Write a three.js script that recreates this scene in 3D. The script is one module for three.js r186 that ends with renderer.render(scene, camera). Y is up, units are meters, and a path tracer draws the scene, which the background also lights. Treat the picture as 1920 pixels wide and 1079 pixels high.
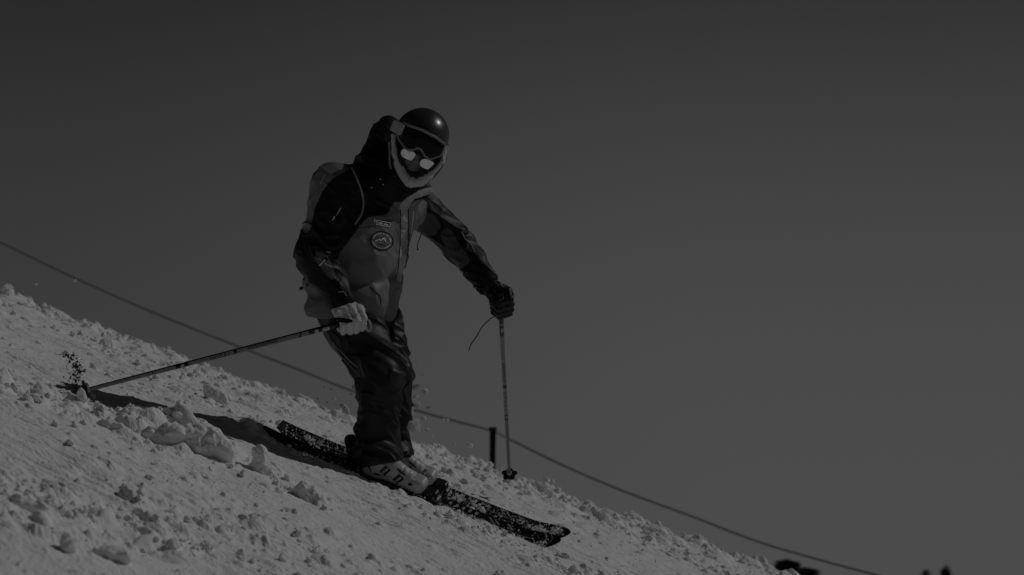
import * as THREE from 'three';
import { mergeGeometries, mergeVertices } from 'three/addons/utils/BufferGeometryUtils.js';

// ---------------------------------------------------------------- camera, sky, sun, exposure
const scene = new THREE.Scene();
const FOCAL = 4220, TILT = THREE.MathUtils.degToRad(8);       // focal length in photograph pixels, upward tilt of the lens
const camera = new THREE.PerspectiveCamera(2 * Math.atan(539.5 / FOCAL) * 180 / Math.PI, 1920 / 1079, 0.1, 3000);
const CAM = new THREE.Vector3(0.474, -0.51, 10.03);
camera.position.copy(CAM); camera.rotation.x = TILT;
camera.focus = 9.5; camera.userData.fStop = 3.2;
camera.updateMatrixWorld(true);
const EXPOSURE = 0.145;
const SUN = new THREE.Vector3(0.725, 0.635, -0.30).normalize().applyAxisAngle(new THREE.Vector3(1, 0, 0), TILT);

const smooth = (a, b, x) => { const t = Math.min(1, Math.max(0, (x - a) / (b - a))); return t * t * (3 - 2 * t); };
{ // clear alpine sky through a dark filter: bright near the horizon, deep overhead, lighter on the sun's side
  const w = 512, h = 256, data = new Float32Array(w * h * 4), sunAz = Math.atan2(SUN.z, SUN.x);
  for (let j = 0; j < h; j++) for (let i = 0; i < w; i++) {
    const phi = ((i + 0.5) / w - 0.5) * 2 * Math.PI, el = ((j + 0.5) / h - 0.5) * 180;
    let dAz = Math.abs(phi - sunAz); if (dAz > Math.PI) dAz = 2 * Math.PI - dAz;
    const e = Math.max(el, 0);
    let v = 0.004 + 0.067 * Math.exp(-Math.pow(e / 16, 3));
    v *= 0.985 - 0.33 * smooth(68, 88, dAz * 180 / Math.PI);
    if (el < 0) v *= 0.9;
    v /= EXPOSURE;
    const k = (j * w + i) * 4; data[k] = v; data[k + 1] = v; data[k + 2] = v; data[k + 3] = 1;
  }
  const sky = new THREE.DataTexture(data, w, h, THREE.RGBAFormat, THREE.FloatType);
  sky.mapping = THREE.EquirectangularReflectionMapping; sky.minFilter = sky.magFilter = THREE.LinearFilter; sky.needsUpdate = true;
  scene.background = sky; scene.environment = sky;
}
const sun = new THREE.DirectionalLight(new THREE.Color(1, 1, 1), 4.3);
sun.position.copy(SUN).multiplyScalar(40); sun.target.position.set(0, 0, 0);
sun.castShadow = true; sun.shadow.mapSize.set(4096, 4096);
Object.assign(sun.shadow.camera, { left: -6, right: 6, top: 6, bottom: -6, near: 1, far: 90 });
scene.add(sun, sun.target);

const renderer = new THREE.WebGLRenderer({ antialias: true });
renderer.toneMapping = THREE.LinearToneMapping; renderer.toneMappingExposure = EXPOSURE;
renderer.shadowMap.enabled = true;

// ---------------------------------------------------------------- helpers
let seed = 20417;
const rnd = () => { seed = (seed * 1664525 + 1013904223) >>> 0; return seed / 4294967296; };
const V = (x, y, z) => new THREE.Vector3(x, y, z);
const XAX = V(1, 0, 0);
const viewToWorld = (v) => v.applyAxisAngle(XAX, TILT).add(CAM);
const W = (px, py, d) => viewToWorld(V((px - 960) / FOCAL * d, (539.5 - py) / FOCAL * d, -d));   // a place in front of the camera
const dirW = (x, y, z) => V(x, y, z).applyAxisAngle(XAX, TILT).normalize();
const perm = new Uint8Array(512);
{ const p = [...Array(256).keys()]; for (let i = 255; i > 0; i--) { const j = Math.floor(rnd() * (i + 1)); [p[i], p[j]] = [p[j], p[i]]; } for (let i = 0; i < 512; i++) perm[i] = p[i & 255]; }
const fade = (t) => t * t * t * (t * (t * 6 - 15) + 10);
const gr = (h, x, y, z) => { h &= 15; const u = h < 8 ? x : y, v = h < 4 ? y : (h === 12 || h === 14 ? x : z); return ((h & 1) ? -u : u) + ((h & 2) ? -v : v); };
function noise(x, y, z) {
  const fx = Math.floor(x), fy = Math.floor(y), fz = Math.floor(z), X = fx & 255, Y = fy & 255, Z = fz & 255;
  x -= fx; y -= fy; z -= fz;
  const u = fade(x), v = fade(y), w = fade(z);
  const A = perm[X] + Y, AA = perm[A] + Z, AB = perm[A + 1] + Z, B = perm[X + 1] + Y, BA = perm[B] + Z, BB = perm[B + 1] + Z;
  const l = (a, b, t) => a + (b - a) * t;
  return l(l(l(gr(perm[AA], x, y, z), gr(perm[BA], x - 1, y, z), u), l(gr(perm[AB], x, y - 1, z), gr(perm[BB], x - 1, y - 1, z), u), v),
    l(l(gr(perm[AA + 1], x, y, z - 1), gr(perm[BA + 1], x - 1, y, z - 1), u), l(gr(perm[AB + 1], x, y - 1, z - 1), gr(perm[BB + 1], x - 1, y - 1, z - 1), u), v), w);
}
const hash = (a, b, c) => { let h = (a * 374761393 + b * 668265263 + c * 2147483647) | 0; h = Math.imul(h ^ (h >>> 13), 1274126177); h ^= h >>> 16; h = Math.imul(h, 2246822519); h ^= h >>> 13; return (h >>> 0) / 4294967296; };
const grey = (v) => new THREE.Color().setRGB(v, v, v);
function mat(v, rough = 0.9, extra = {}) { return new THREE.MeshPhysicalMaterial({ color: grey(v), roughness: rough, specularIntensity: 0.5, ...extra }); }

const taken = {};
const numbered = (n) => { const k = taken[n] = (taken[n] ?? -1) + 1; return k ? n + '_' + String(k).padStart(3, '0') : n; };
function thing(name, label, category, pos, group) {
  const o = new THREE.Group(); o.name = numbered(name); o.position.copy(pos); o.userData = { label, category };
  if (group) o.userData.group = group;
  o.userData.base = undefined; delete o.userData.base;
  scene.add(o); return o;
}
function finish(m) { m.castShadow = m.receiveShadow = true; return m; }
function origin(o) { const v = V(0, 0, 0); for (let q = o; q && q !== scene; q = q.parent) v.add(q.position); return v; }
function part(parent, name, geometry, material, label) {   // geometry in scene metres
  const at = origin(parent); geometry.translate(-at.x, -at.y, -at.z);
  const m = finish(new THREE.Mesh(geometry, material)); m.name = name; if (label) m.userData.label = label;
  parent.add(m); return m;
}
function tubeGeo(pts, r, seg = 24, rad = 7, closed = false) {
  const c = new THREE.CatmullRomCurve3(pts, closed), g = new THREE.TubeGeometry(c, seg, typeof r === 'number' ? r : 1, rad, closed);
  if (typeof r !== 'number') {
    const p = g.attributes.position, n = seg + 1;
    for (let i = 0; i < n; i++) { const q = c.getPointAt(i / seg), k = r(i / seg); for (let j = 0; j <= rad; j++) { const id = i * (rad + 1) + j; p.setXYZ(id, q.x + (p.getX(id) - q.x) * k, q.y + (p.getY(id) - q.y) * k, q.z + (p.getZ(id) - q.z) * k); } }
    g.computeVertexNormals();
  }
  return g;
}
function placed(geo, pos, x, y, z) { return geo.applyMatrix4(new THREE.Matrix4().makeBasis(x, y, z).setPosition(pos)); }
function ballRound(geo, amount, freq, s) {
  if (!geo.index) { geo.deleteAttribute('uv'); geo.deleteAttribute('normal'); geo = mergeVertices(geo, 1e-5); }
  const p = geo.attributes.position, q = V();
  for (let i = 0; i < p.count; i++) { q.fromBufferAttribute(p, i); const l = q.length(), n = noise(q.x / l * freq + s, q.y / l * freq, q.z / l * freq) + 0.5 * noise(q.x / l * freq * 2.3 + s, q.y / l * freq * 2.3, q.z / l * freq * 2.3); q.multiplyScalar(1 + amount * n); p.setXYZ(i, q.x, q.y, q.z); }
  geo.computeVertexNormals(); return geo;
}
// --- distance fields
const cone = (a, b, ra, rb) => { const bx = b.x - a.x, by = b.y - a.y, bz = b.z - a.z, l = bx * bx + by * by + bz * bz; return (x, y, z) => { const px = x - a.x, py = y - a.y, pz = z - a.z, t = Math.min(1, Math.max(0, (px * bx + py * by + pz * bz) / l)); const qx = px - bx * t, qy = py - by * t, qz = pz - bz * t; return Math.sqrt(qx * qx + qy * qy + qz * qz) - (ra + (rb - ra) * t); }; };
const smin = (a, b, k) => { const h = Math.max(k - Math.abs(a - b), 0) / k; return Math.min(a, b) - h * h * k * 0.25; };
const smax = (a, b, k) => -smin(-a, -b, k);
const union = (list, k) => (x, y, z) => { let d = list[0](x, y, z); for (let i = 1; i < list.length; i++) d = smin(d, list[i](x, y, z), k); return d; };
const half = (p, n) => (x, y, z) => (x - p.x) * n.x + (y - p.y) * n.y + (z - p.z) * n.z;    // positive on the side n points to
function mesher(f, mn, mx, h, paint) {   // surface nets
  const nx = Math.ceil((mx.x - mn.x) / h) + 1, ny = Math.ceil((mx.y - mn.y) / h) + 1, nz = Math.ceil((mx.z - mn.z) / h) + 1;
  const val = new Float32Array(nx * ny * nz), I = (i, j, k) => (k * ny + j) * nx + i;
  for (let k = 0; k < nz; k++) for (let j = 0; j < ny; j++) for (let i = 0; i < nx; i++) val[I(i, j, k)] = f(mn.x + i * h, mn.y + j * h, mn.z + k * h);
  const idx = new Int32Array(nx * ny * nz).fill(-1), pos = [], tri = [];
  const E = [[0, 1], [2, 3], [4, 5], [6, 7], [0, 2], [1, 3], [4, 6], [5, 7], [0, 4], [1, 5], [2, 6], [3, 7]];
  for (let k = 0; k < nz - 1; k++) for (let j = 0; j < ny - 1; j++) for (let i = 0; i < nx - 1; i++) {
    const c = []; let m = 0;
    for (let q = 0; q < 8; q++) { c[q] = val[I(i + (q & 1), j + ((q >> 1) & 1), k + (q >> 2))]; if (c[q] < 0) m |= 1 << q; }
    if (m === 0 || m === 255) continue;
    let n = 0, x = 0, y = 0, z = 0;
    for (const [a, b] of E) if ((c[a] < 0) !== (c[b] < 0)) { const t = c[a] / (c[a] - c[b]); x += (a & 1) + ((b & 1) - (a & 1)) * t; y += ((a >> 1) & 1) + (((b >> 1) & 1) - ((a >> 1) & 1)) * t; z += (a >> 2) + ((b >> 2) - (a >> 2)) * t; n++; }
    idx[I(i, j, k)] = pos.length / 3; pos.push(mn.x + (i + x / n) * h, mn.y + (j + y / n) * h, mn.z + (k + z / n) * h);
  }
  const quad = (a, b, c, d, flip) => { if (a < 0 || b < 0 || c < 0 || d < 0) return; if (flip) tri.push(a, c, b, a, d, c); else tri.push(a, b, c, a, c, d); };
  for (let k = 1; k < nz - 1; k++) for (let j = 1; j < ny - 1; j++) for (let i = 1; i < nx - 1; i++) {
    const s = val[I(i, j, k)] < 0;
    if (s !== val[I(i + 1, j, k)] < 0) quad(idx[I(i, j - 1, k - 1)], idx[I(i, j, k - 1)], idx[I(i, j, k)], idx[I(i, j - 1, k)], !s);
    if (s !== val[I(i, j + 1, k)] < 0) quad(idx[I(i - 1, j, k - 1)], idx[I(i - 1, j, k)], idx[I(i, j, k)], idx[I(i, j, k - 1)], !s);
    if (s !== val[I(i, j, k + 1)] < 0) quad(idx[I(i - 1, j - 1, k)], idx[I(i, j - 1, k)], idx[I(i, j, k)], idx[I(i - 1, j, k)], !s);
  }
  const g = new THREE.BufferGeometry(), nor = new Float32Array(pos.length), e = h * 0.6;
  const col = paint ? new Float32Array(pos.length) : null, uv = new Float32Array(pos.length / 3 * 2);
  for (let v = 0; v < pos.length; v += 3) {
    const x = pos[v], y = pos[v + 1], z = pos[v + 2];
    let a = f(x + e, y, z) - f(x - e, y, z), b = f(x, y + e, z) - f(x, y - e, z), c = f(x, y, z + e) - f(x, y, z - e); const l = Math.hypot(a, b, c) || 1;
    nor[v] = a / l; nor[v + 1] = b / l; nor[v + 2] = c / l; uv[v / 3 * 2] = x + z * 0.7; uv[v / 3 * 2 + 1] = y + z * 0.2;
    if (paint) col[v] = col[v + 1] = col[v + 2] = paint(x, y, z, a / l, b / l, c / l);
  }
  g.setAttribute('position', new THREE.Float32BufferAttribute(pos, 3)); g.setAttribute('normal', new THREE.BufferAttribute(nor, 3)); g.setAttribute('uv', new THREE.BufferAttribute(uv, 2));
  if (paint) g.setAttribute('color', new THREE.BufferAttribute(col, 3));
  g.setIndex(tri); return g;
}
function bounds(points, pad) { const b = new THREE.Box3().setFromPoints(points).expandByScalar(pad); return [b.min, b.max]; }
function onSurface(f, px, py, d0, lift = 0) {   // where a line of sight meets a field
  const dir = W(px, py, 1).sub(CAM).normalize(), p = CAM.clone().addScaledVector(dir, d0 - 0.9); let s = 0;
  for (let i = 0; i < 120 && s < 1.8; i++) { const v = f(p.x, p.y, p.z); if (v < 0.0008) { const e = 0.004, n = V(f(p.x + e, p.y, p.z) - v, f(p.x, p.y + e, p.z) - v, f(p.x, p.y, p.z + e) - v).normalize(); return { p: p.clone().addScaledVector(n, lift), n, hit: true }; } const st = Math.max(0.0015, v * 0.7); p.addScaledVector(dir, st); s += st; }
  return { p: W(px, py, d0), n: dirW(0, 0, 1), hit: false };
}
const canvasTex = (w, h, draw) => { const c = document.createElement('canvas'); c.width = w; c.height = h; draw(c.getContext('2d'), w, h); const t = new THREE.CanvasTexture(c); t.colorSpace = THREE.SRGBColorSpace; t.magFilter = THREE.LinearFilter; return t; };
function noiseTex(n, fn) { const d = new Uint8Array(n * n * 4); for (let j = 0; j < n; j++) for (let i = 0; i < n; i++) { const v = Math.max(0, Math.min(255, 255 * fn(i / n, j / n))); const k = (j * n + i) * 4; d[k] = d[k + 1] = d[k + 2] = v; d[k + 3] = 255; } const t = new THREE.DataTexture(d, n, n); t.wrapS = t.wrapT = THREE.RepeatWrapping; t.magFilter = t.minFilter = THREE.LinearFilter; t.needsUpdate = true; return t; }
const tileNoise = (u, v, f, z) => { // wraps at 1
  const a = u * 2 * Math.PI, b = v * 2 * Math.PI, r = f / (2 * Math.PI);
  return noise(Math.cos(a) * r + 31 + z, Math.sin(a) * r + Math.cos(b) * r * 1.01 + 17, Math.sin(b) * r + 5);
};

// ---------------------------------------------------------------- snow slope
// lens frame: the slope falls 0.358 m per metre to the right and is domed, so that its crest is the skyline
const RUN = 0.358;
const dome = (d) => { const t = d - 10; if (t > 10) return -2.088 - 0.218 * (t - 10); if (t < -4.2) return -1.312 + 0.1085 * (t + 4.2); return -1.059 + 0.012 * t - 0.01149 * t * t; };
const plainY = (X, d) => -RUN * X + dome(d);
const depthAt = (px, py) => { let lo = 4.5, hi = 14.2; for (let i = 0; i < 40; i++) { const d = (lo + hi) / 2, y = (539.5 - py) / FOCAL * d, X = (px - 960) / FOCAL * d; if (y < plainY(X, d)) hi = d; else lo = d; } return (lo + hi) / 2; };
// skis in lens-frame plan (X, d)
const skiSpan = (tx, ty, td, hx, hy, hd) => ({ a: V((tx - 960) / FOCAL * td, (539.5 - ty) / FOCAL * td, -td), b: V((hx - 960) / FOCAL * hd, (539.5 - hy) / FOCAL * hd, -hd) });
const nearSki = skiSpan(486, 828, 9.87, 1046, 1048, 9.56), farSki = skiSpan(520, 815, 10.17, 1064, 1030, 9.91);
function segDist(X, d, s) { const ax = s.a.x, ad = -s.a.z, bx = s.b.x - ax, bd = -s.b.z - ad, l = bx * bx + bd * bd; let t = ((X - ax) * bx + (d - ad) * bd) / l; const tc = Math.min(1, Math.max(0, t)); return [Math.hypot(X - ax - bx * tc, d - ad - bd * tc), t, d - ad - bd * tc]; }
function clods(X, d, S, salt, dens, flat) {
  const cx = Math.floor(X / S), cd = Math.floor(d / S); let best = 0;
  for (let i = -1; i <= 1; i++) for (let j = -1; j <= 1; j++) {
    const a = cx + i, b = cd + j; if (hash(a, b, salt) > dens) continue;
    const ox = (a + 0.15 + 0.7 * hash(a, b, salt + 1)) * S, od = (b + 0.15 + 0.7 * hash(a, b, salt + 2)) * S, r = S * (0.22 + 0.42 * Math.pow(hash(a, b, salt + 3), 1.6));
    const th = hash(a, b, salt + 4) * 3.14, c = Math.cos(th), s = Math.sin(th), ex = X - ox, ed = d - od;
    let q = Math.hypot((ex * c + ed * s), (ed * c - ex * s) * (1.1 + 0.7 * hash(a, b, salt + 5))) / r;
    if (q > 1.5) continue;
    q += 0.3 * noise(X / r * 0.9, d / r * 0.9, salt);
    if (q < 1) { const v = r * flat * (0.5 + 0.7 * hash(a, b, salt + 6)) * Math.pow(1 - q * q, 0.8); if (v > best) best = v; }
  }
  return best;
}
function bump(X, d) {
  const near = smooth(16.5, 15, d) * smooth(-2, 4.5, d);
  const wx = X + 0.05 * noise(X * 5, d * 5, 2.1), wd = d + 0.05 * noise(X * 5, d * 5, 9.3);
  let y = 0.028 * noise(X * 0.9, d * 0.9, 0.5) + 0.016 * noise(X * 2.3, d * 2.3, 4.5);
  if (near < 0.01) return y;
  const patch = noise(X * 0.75 + 3, d * 0.9, 7.7) + 0.5 * noise(X * 1.9, d * 2.2, 1.7);
  let rough = smooth(-0.12, 0.5, patch + 0.42 * smooth(10.9, 12.6, d));
  const [dn, tn, sn] = segDist(X, d, nearSki), [df, tf] = segDist(X, d, farSki);
  const ds = Math.min(dn, df), calm = smooth(0.1, 0.5, ds);
  rough *= 0.15 + 0.85 * calm;
  const k = near, fine = 0.35 + 0.65 * smooth(13.2, 11.4, d);
  y += k * clods(wx, wd, 0.34, 11, 0.06 + 0.12 * rough, 0.22) * (0.4 + 0.6 * rough) * calm;
  y += k * clods(wx, wd, 0.17, 23, 0.03 + 0.34 * rough, 0.50) * (0.5 + 0.5 * rough) * (0.2 + 0.8 * calm);
  y += k * clods(wx, wd, 0.085, 37, 0.035 + 0.5 * rough, 0.64) * (0.5 + 0.5 * rough) * (0.4 + 0.6 * calm);
  y += k * clods(wx, wd, 0.042, 51, 0.05 + 0.45 * rough, 0.6) * fine + k * fine * clods(wx, wd, 0.023, 77, 0.04 + 0.4 * rough, 0.5);
  // scraped, wind-brushed streaks running down the fall line
  const al = X * 0.86 - d * 0.5, ac = X * 0.5 + d * 0.86;
  const st = noise(al * 2.2, ac * 19, 3.3) + 0.6 * noise(al * 5, ac * 44, 8.3);
  y += k * 0.0075 * st * (1 - 0.55 * rough) * (0.35 + 1.1 * smooth(-0.3, 0.4, noise(X * 1.3 + 5, d * 1.3, 2.2)));
  y += k * (0.010 * noise(X * 11, d * 11, 5.5) + 0.006 * noise(X * 27, d * 27, 6.5) * (0.3 + rough) + 0.0025 * noise(X * 63, d * 63, 2.5));
  // dents
  y -= k * 0.03 * smooth(0.42, 0.75, noise(X * 3.4 + 7, d * 3.4, 12.5)) * (0.3 + rough) * calm;
  // skis press down; loose snow is pushed up along the near edge
  const inN = tn > -0.02 && tn < 1.03, press = smooth(0.13, 0.06, ds);
  y = y * (1 - press) - 0.012 * press;
  if (inN && sn < 0) { const l = dn; y += 0.024 * smooth(0.04, 0.09, l) * smooth(0.26, 0.10, l) * (0.55 + 0.9 * noise(X * 14, d * 14, 3.9) + 0.4 * noise(X * 37, d * 37, 3.9)) * smooth(1.03, 0.7, tn); }
  if (tf > -0.2 && tf < 0.16) y += 0.055 * smooth(0.25, 0.05, Math.min(dn, df)) * smooth(0.16, -0.02, tf) * (0.7 + noise(X * 16, d * 16, 1.2));
  return y;
}
const swells = [[345, 838, 0.24, 0.17, 0.060], [150, 860, 0.35, 0.2, 0.03], [1100, 985, 0.3, 0.25, 0.02], [60, 990, 0.3, 0.25, 0.03]].map(([px, py, a, b, h]) => { const d = depthAt(px, py); return [(px - 960) / FOCAL * d, d, a, b, h]; });
const groundY = (X, d) => { let y = plainY(X, d) + bump(X, d); for (const [x, e, a, b, h] of swells) { const q = ((X - x) / a) ** 2 + ((d - e) / b) ** 2; if (q < 9) y += h * Math.exp(-q); } return y; };
const G = (X, d, up = 0) => viewToWorld(V(X, groundY(X, d) + up, -d));
const Gp = (px, py, up = 0) => { const d = depthAt(px, py); return G((px - 960) / FOCAL * d, d, up); };
const snowBump = noiseTex(512, (u, v) => 0.5 + 0.5 * tileNoise(u, v, 60, 0) + 0.35 * tileNoise(u, v, 150, 9));
const snowMat = new THREE.MeshPhysicalMaterial({ color: grey(0.84), roughness: 0.75, specularIntensity: 0.35, bumpMap: snowBump, bumpScale: 0.004 });
{
  const sVals = [], dVals = [];
  for (let i = 0; i < 26; i++) sVals.push(-1.16 - 0.03 * Math.pow(1.32, 26 - i));
  const NC = 800; for (let i = 0; i <= NC; i++) sVals.push(-1.16 + 2.32 * i / NC);
  for (let i = 1; i <= 26; i++) sVals.push(1.16 + 0.03 * Math.pow(1.32, i));
  for (let i = 0; i < 14; i++) dVals.push(5.7 - 0.05 * Math.pow(1.55, 14 - i));
  for (let d = 5.7; d < 15.2; d += d < 8 ? 0.0095 : d < 11.5 ? 0.009 : 0.011) dVals.push(d);
  for (let i = 0; i < 40; i++) dVals.push(15.2 + 0.02 * Math.pow(1.32, i));
  const C = sVals.length, R = dVals.length, pos = new Float32Array(C * R * 3), uv = new Float32Array(C * R * 2), ids = new Uint32Array((C - 1) * (R - 1) * 6), q = V();
  let k = 0, m = 0;
  for (let r = 0; r < R; r++) { const d = dVals[r], half = 0.2295 * Math.min(Math.max(d, 5.5), 16) + 0.9 * Math.max(0, d - 16) * 0.3;
    for (let c = 0; c < C; c++) { const X = sVals[c] * half; q.set(X, groundY(X, d), -d); viewToWorld(q); pos[k * 3] = q.x; pos[k * 3 + 1] = q.y; pos[k * 3 + 2] = q.z; uv[k * 2] = X / 0.8; uv[k * 2 + 1] = d / 0.8; k++; } }
  for (let r = 0; r < R - 1; r++) for (let c = 0; c < C - 1; c++) { const a = r * C + c; ids[m++] = a; ids[m++] = a + 1; ids[m++] = a + C; ids[m++] = a + 1; ids[m++] = a + C + 1; ids[m++] = a + C; }
  const g = new THREE.BufferGeometry(); g.setAttribute('position', new THREE.BufferAttribute(pos, 3)); g.setAttribute('uv', new THREE.BufferAttribute(uv, 2)); g.setIndex(new THREE.BufferAttribute(ids, 1)); g.computeVertexNormals();
  const ground = finish(new THREE.Mesh(g, snowMat)); ground.name = 'snow_slope'; ground.userData = { kind: 'structure', label: 'sunlit lumpy snow slope falling to the right' }; scene.add(ground);
}
console.log('slope');

// loose crumbs: far too many to count
function crumbField(name, label, count, spot, material = snowMat) {
  const g = ballRound(new THREE.IcosahedronGeometry(1, 3), 0.6, 1.5, 4.2), m = new THREE.InstancedMesh(g, material, count), o = new THREE.Object3D();
  for (let i = 0; i < count; i++) { const [p, r] = spot(i); o.position.copy(p); o.rotation.set(rnd() * 6, rnd() * 6, rnd() * 6); o.scale.set(r * (0.7 + 0.6 * rnd()), r * (0.6 + 0.5 * rnd()), r * (0.7 + 0.7 * rnd())); o.updateMatrix(); m.setMatrixAt(i, o.matrix); }
  m.name = name; m.userData = { kind: 'stuff', label }; finish(m); scene.add(m); return m;
}
const flakeMat = new THREE.MeshPhysicalMaterial({ color: grey(0.9), roughness: 1, specularIntensity: 0.2, transmission: 0.45, thickness: 0 });
const shadedSnowMat = mat(0.05, 0.9);  // snow kicked up at the pole tip, its shade painted as a dark colour
const crumbMat = new THREE.MeshPhysicalMaterial({ color: grey(0.84), roughness: 0.8, specularIntensity: 0.3 });
crumbField('snow_crumbs', 'loose crumbs of snow scattered over the slope', 4200, () => {
  for (;;) {
    const d = 5.9 + 8.3 * Math.pow(rnd(), 0.8), X = (rnd() * 2 - 1) * d * 0.235;
    const patch = noise(X * 0.75 + 3, d * 0.9, 7.7) + 0.5 * noise(X * 1.9, d * 2.2, 1.7) + 0.42 * smooth(10.9, 12.6, d);
    if (rnd() > 0.05 + 0.95 * smooth(-0.1, 0.55, patch)) continue;
    const [a] = segDist(X, d, nearSki), [b] = segDist(X, d, farSki); if (Math.min(a, b) < 0.16) continue;
    const r = 0.004 + 0.015 * Math.pow(rnd(), 3.2); return [G(X, d, r * 0.25), r];
  }
}, crumbMat);

// single chunks that stand out
const chunkMat = new THREE.MeshPhysicalMaterial({ color: grey(0.84), roughness: 0.8, specularIntensity: 0.3, bumpMap: snowBump, bumpScale: 0.002 });
function chunk(label, px, py, lobes, s) {   // px, py: where its foot touches the slope
  const d = depthAt(px, py), base = G((px - 960) / FOCAL * d, d);
  const list = lobes.map(([x, y, z, r]) => { const c = base.clone().add(dirW(1, 0, 0).multiplyScalar(x)).add(dirW(0, 1, 0).multiplyScalar(y)).add(dirW(0, 0, 1).multiplyScalar(z)); return [c, r]; });
  const f0 = union(list.map(([c, r]) => (x, y, z) => Math.hypot(x - c.x, y - c.y, z - c.z) - r), 0.02);
  const f = (x, y, z) => f0(x, y, z) + 0.010 * noise(x * 26 + s, y * 26, z * 26) + 0.006 * noise(x * 60, y * 60 + s, z * 60);
  const [mn, mx] = bounds(list.map((l) => l[0]), Math.max(...list.map((l) => l[1])) + 0.03);
  const o = thing('snow_chunk', label, 'snow chunk', base, 'snow chunks lying on the slope');
  part(o, 'block', mesher(f, mn, mx, 0.006), chunkMat);
}
chunk('upright block of snow standing alone below the ski tails', 487, 897, [[0, 0.02, 0, 0.035], [0.002, 0.06, 0, 0.03], [-0.004, 0.085, 0, 0.02], [0.025, 0.0, 0, 0.03]], 1);
chunk('broad cluster of broken snow left of the skier shadow gap', 376, 862, [[0, 0.02, 0, 0.055], [0.05, 0.03, -0.02, 0.05], [-0.06, 0.03, 0, 0.045], [0.09, 0.0, 0, 0.04], [0.0, 0.07, -0.01, 0.045], [-0.045, 0.075, 0.01, 0.035], [0.045, 0.065, 0, 0.03], [-0.10, 0.03, 0, 0.035]], 2);
chunk('low ridge of crumbled snow touching the broad cluster on its left', 300, 838, [[0, 0.01, 0, 0.035], [0.04, 0.015, 0, 0.035], [-0.04, 0.02, 0, 0.03], [0.07, 0.03, 0, 0.035], [-0.08, 0.015, 0, 0.026], [0.02, 0.045, 0, 0.024]], 12);
chunk('flat-topped snow clod left of the crumbled ridge', 205, 812, [[0, 0.005, 0, 0.03], [0.04, 0.004, 0, 0.026], [-0.035, 0.01, 0, 0.02]], 13);
chunk('rounded snow block on the skyline at the left edge', 8, 560, [[0, 0.02, 0, 0.05], [0.02, 0.045, 0, 0.035], [-0.06, 0.02, 0, 0.05]], 3);
chunk('leaning snow block just below the skyline, right of the planted pole', 400, 755, [[0, 0.02, 0, 0.045], [-0.02, 0.05, 0, 0.03], [0.05, 0.0, 0, 0.04]], 4);
chunk('tilted snow lump in the smooth snow below the skier', 583, 948, [[0, 0.01, 0, 0.04], [-0.03, 0.035, 0, 0.035], [0.04, -0.02, 0.02, 0.03]], 5);
chunk('smooth snow mound on the skyline at the lower right', 1222, 1003, [[0, 0, 0, 0.06], [0.05, -0.01, 0, 0.05], [-0.05, 0.02, 0, 0.045], [0.09, -0.05, 0, 0.04]], 6);
chunk('small dark-sided snow lump at the bottom left', 128, 1042, [[0, 0.01, 0, 0.025], [0.004, 0.03, 0, 0.018]], 7);
chunk('knobbly snow lump near the bottom edge, left', 210, 1052, [[0, 0.01, 0, 0.03], [0.04, 0.0, 0, 0.025], [-0.035, 0.015, 0.01, 0.02]], 8);
chunk('pair of snow lumps at the left edge below the pole tip', 55, 962, [[0, 0.005, 0, 0.03], [0.04, 0.0, 0.01, 0.025], [-0.03, 0.01, 0, 0.02]], 9);
chunk('small pointed snow lump beside the planted pole basket', 151, 766, [[0, 0.01, 0, 0.014], [0.0, 0.03, 0, 0.010], [0.012, 0, 0, 0.014]], 10);

// ---------------------------------------------------------------- rope fence beyond the crest
const ropeMat = mat(0.2, 0.85), postMat = mat(0.008, 0.8, { specularIntensity: 0.2 });
{
  const D = 20, left = [[-420, 262], [-200, 362], [0, 455], [140, 522], [300, 592], [420, 640], [560, 694], [670, 737], [800, 776], [923, 809]].map(([x, y]) => W(x, y, D));
  const right = [[955, 824], [1040, 866], [1160, 918], [1300, 970], [1420, 1016], [1520, 1046], [1640, 1078], [1800, 1120], [2000, 1185], [2200, 1262]].map(([x, y]) => W(x, y, D + 0.4));
  const pts = [...left, ...right], base = V().copy(pts[9]);
  const rope = thing('boundary_rope', 'thin dark rope sagging across the sky behind the crest', 'rope', base);
  part(rope, 'cord', tubeGeo(pts, 0.0115, 160, 8), ropeMat);
  const X = (922 - 960) / FOCAL * D, foot = G(X, D, -0.25), top = W(924, 808, D);
  const post = thing('fence_post', 'short dark post carrying the rope behind the crest', 'post', foot);
  const ax = top.clone().sub(foot), L = ax.length(); ax.normalize(); const sx = V(0, 0, 1).cross(ax).normalize(), sz = sx.clone().cross(ax);
  part(post, 'shaft', placed(new THREE.CylinderGeometry(0.029, 0.023, L, 14), foot.clone().addScaledVector(ax, L / 2), sx, ax, sz), postMat);
  part(post, 'cap', placed(new THREE.CylinderGeometry(0.036, 0.033, 0.035, 14), top.clone().addScaledVector(ax, 0.012), sx, ax, sz), postMat);
}
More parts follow.
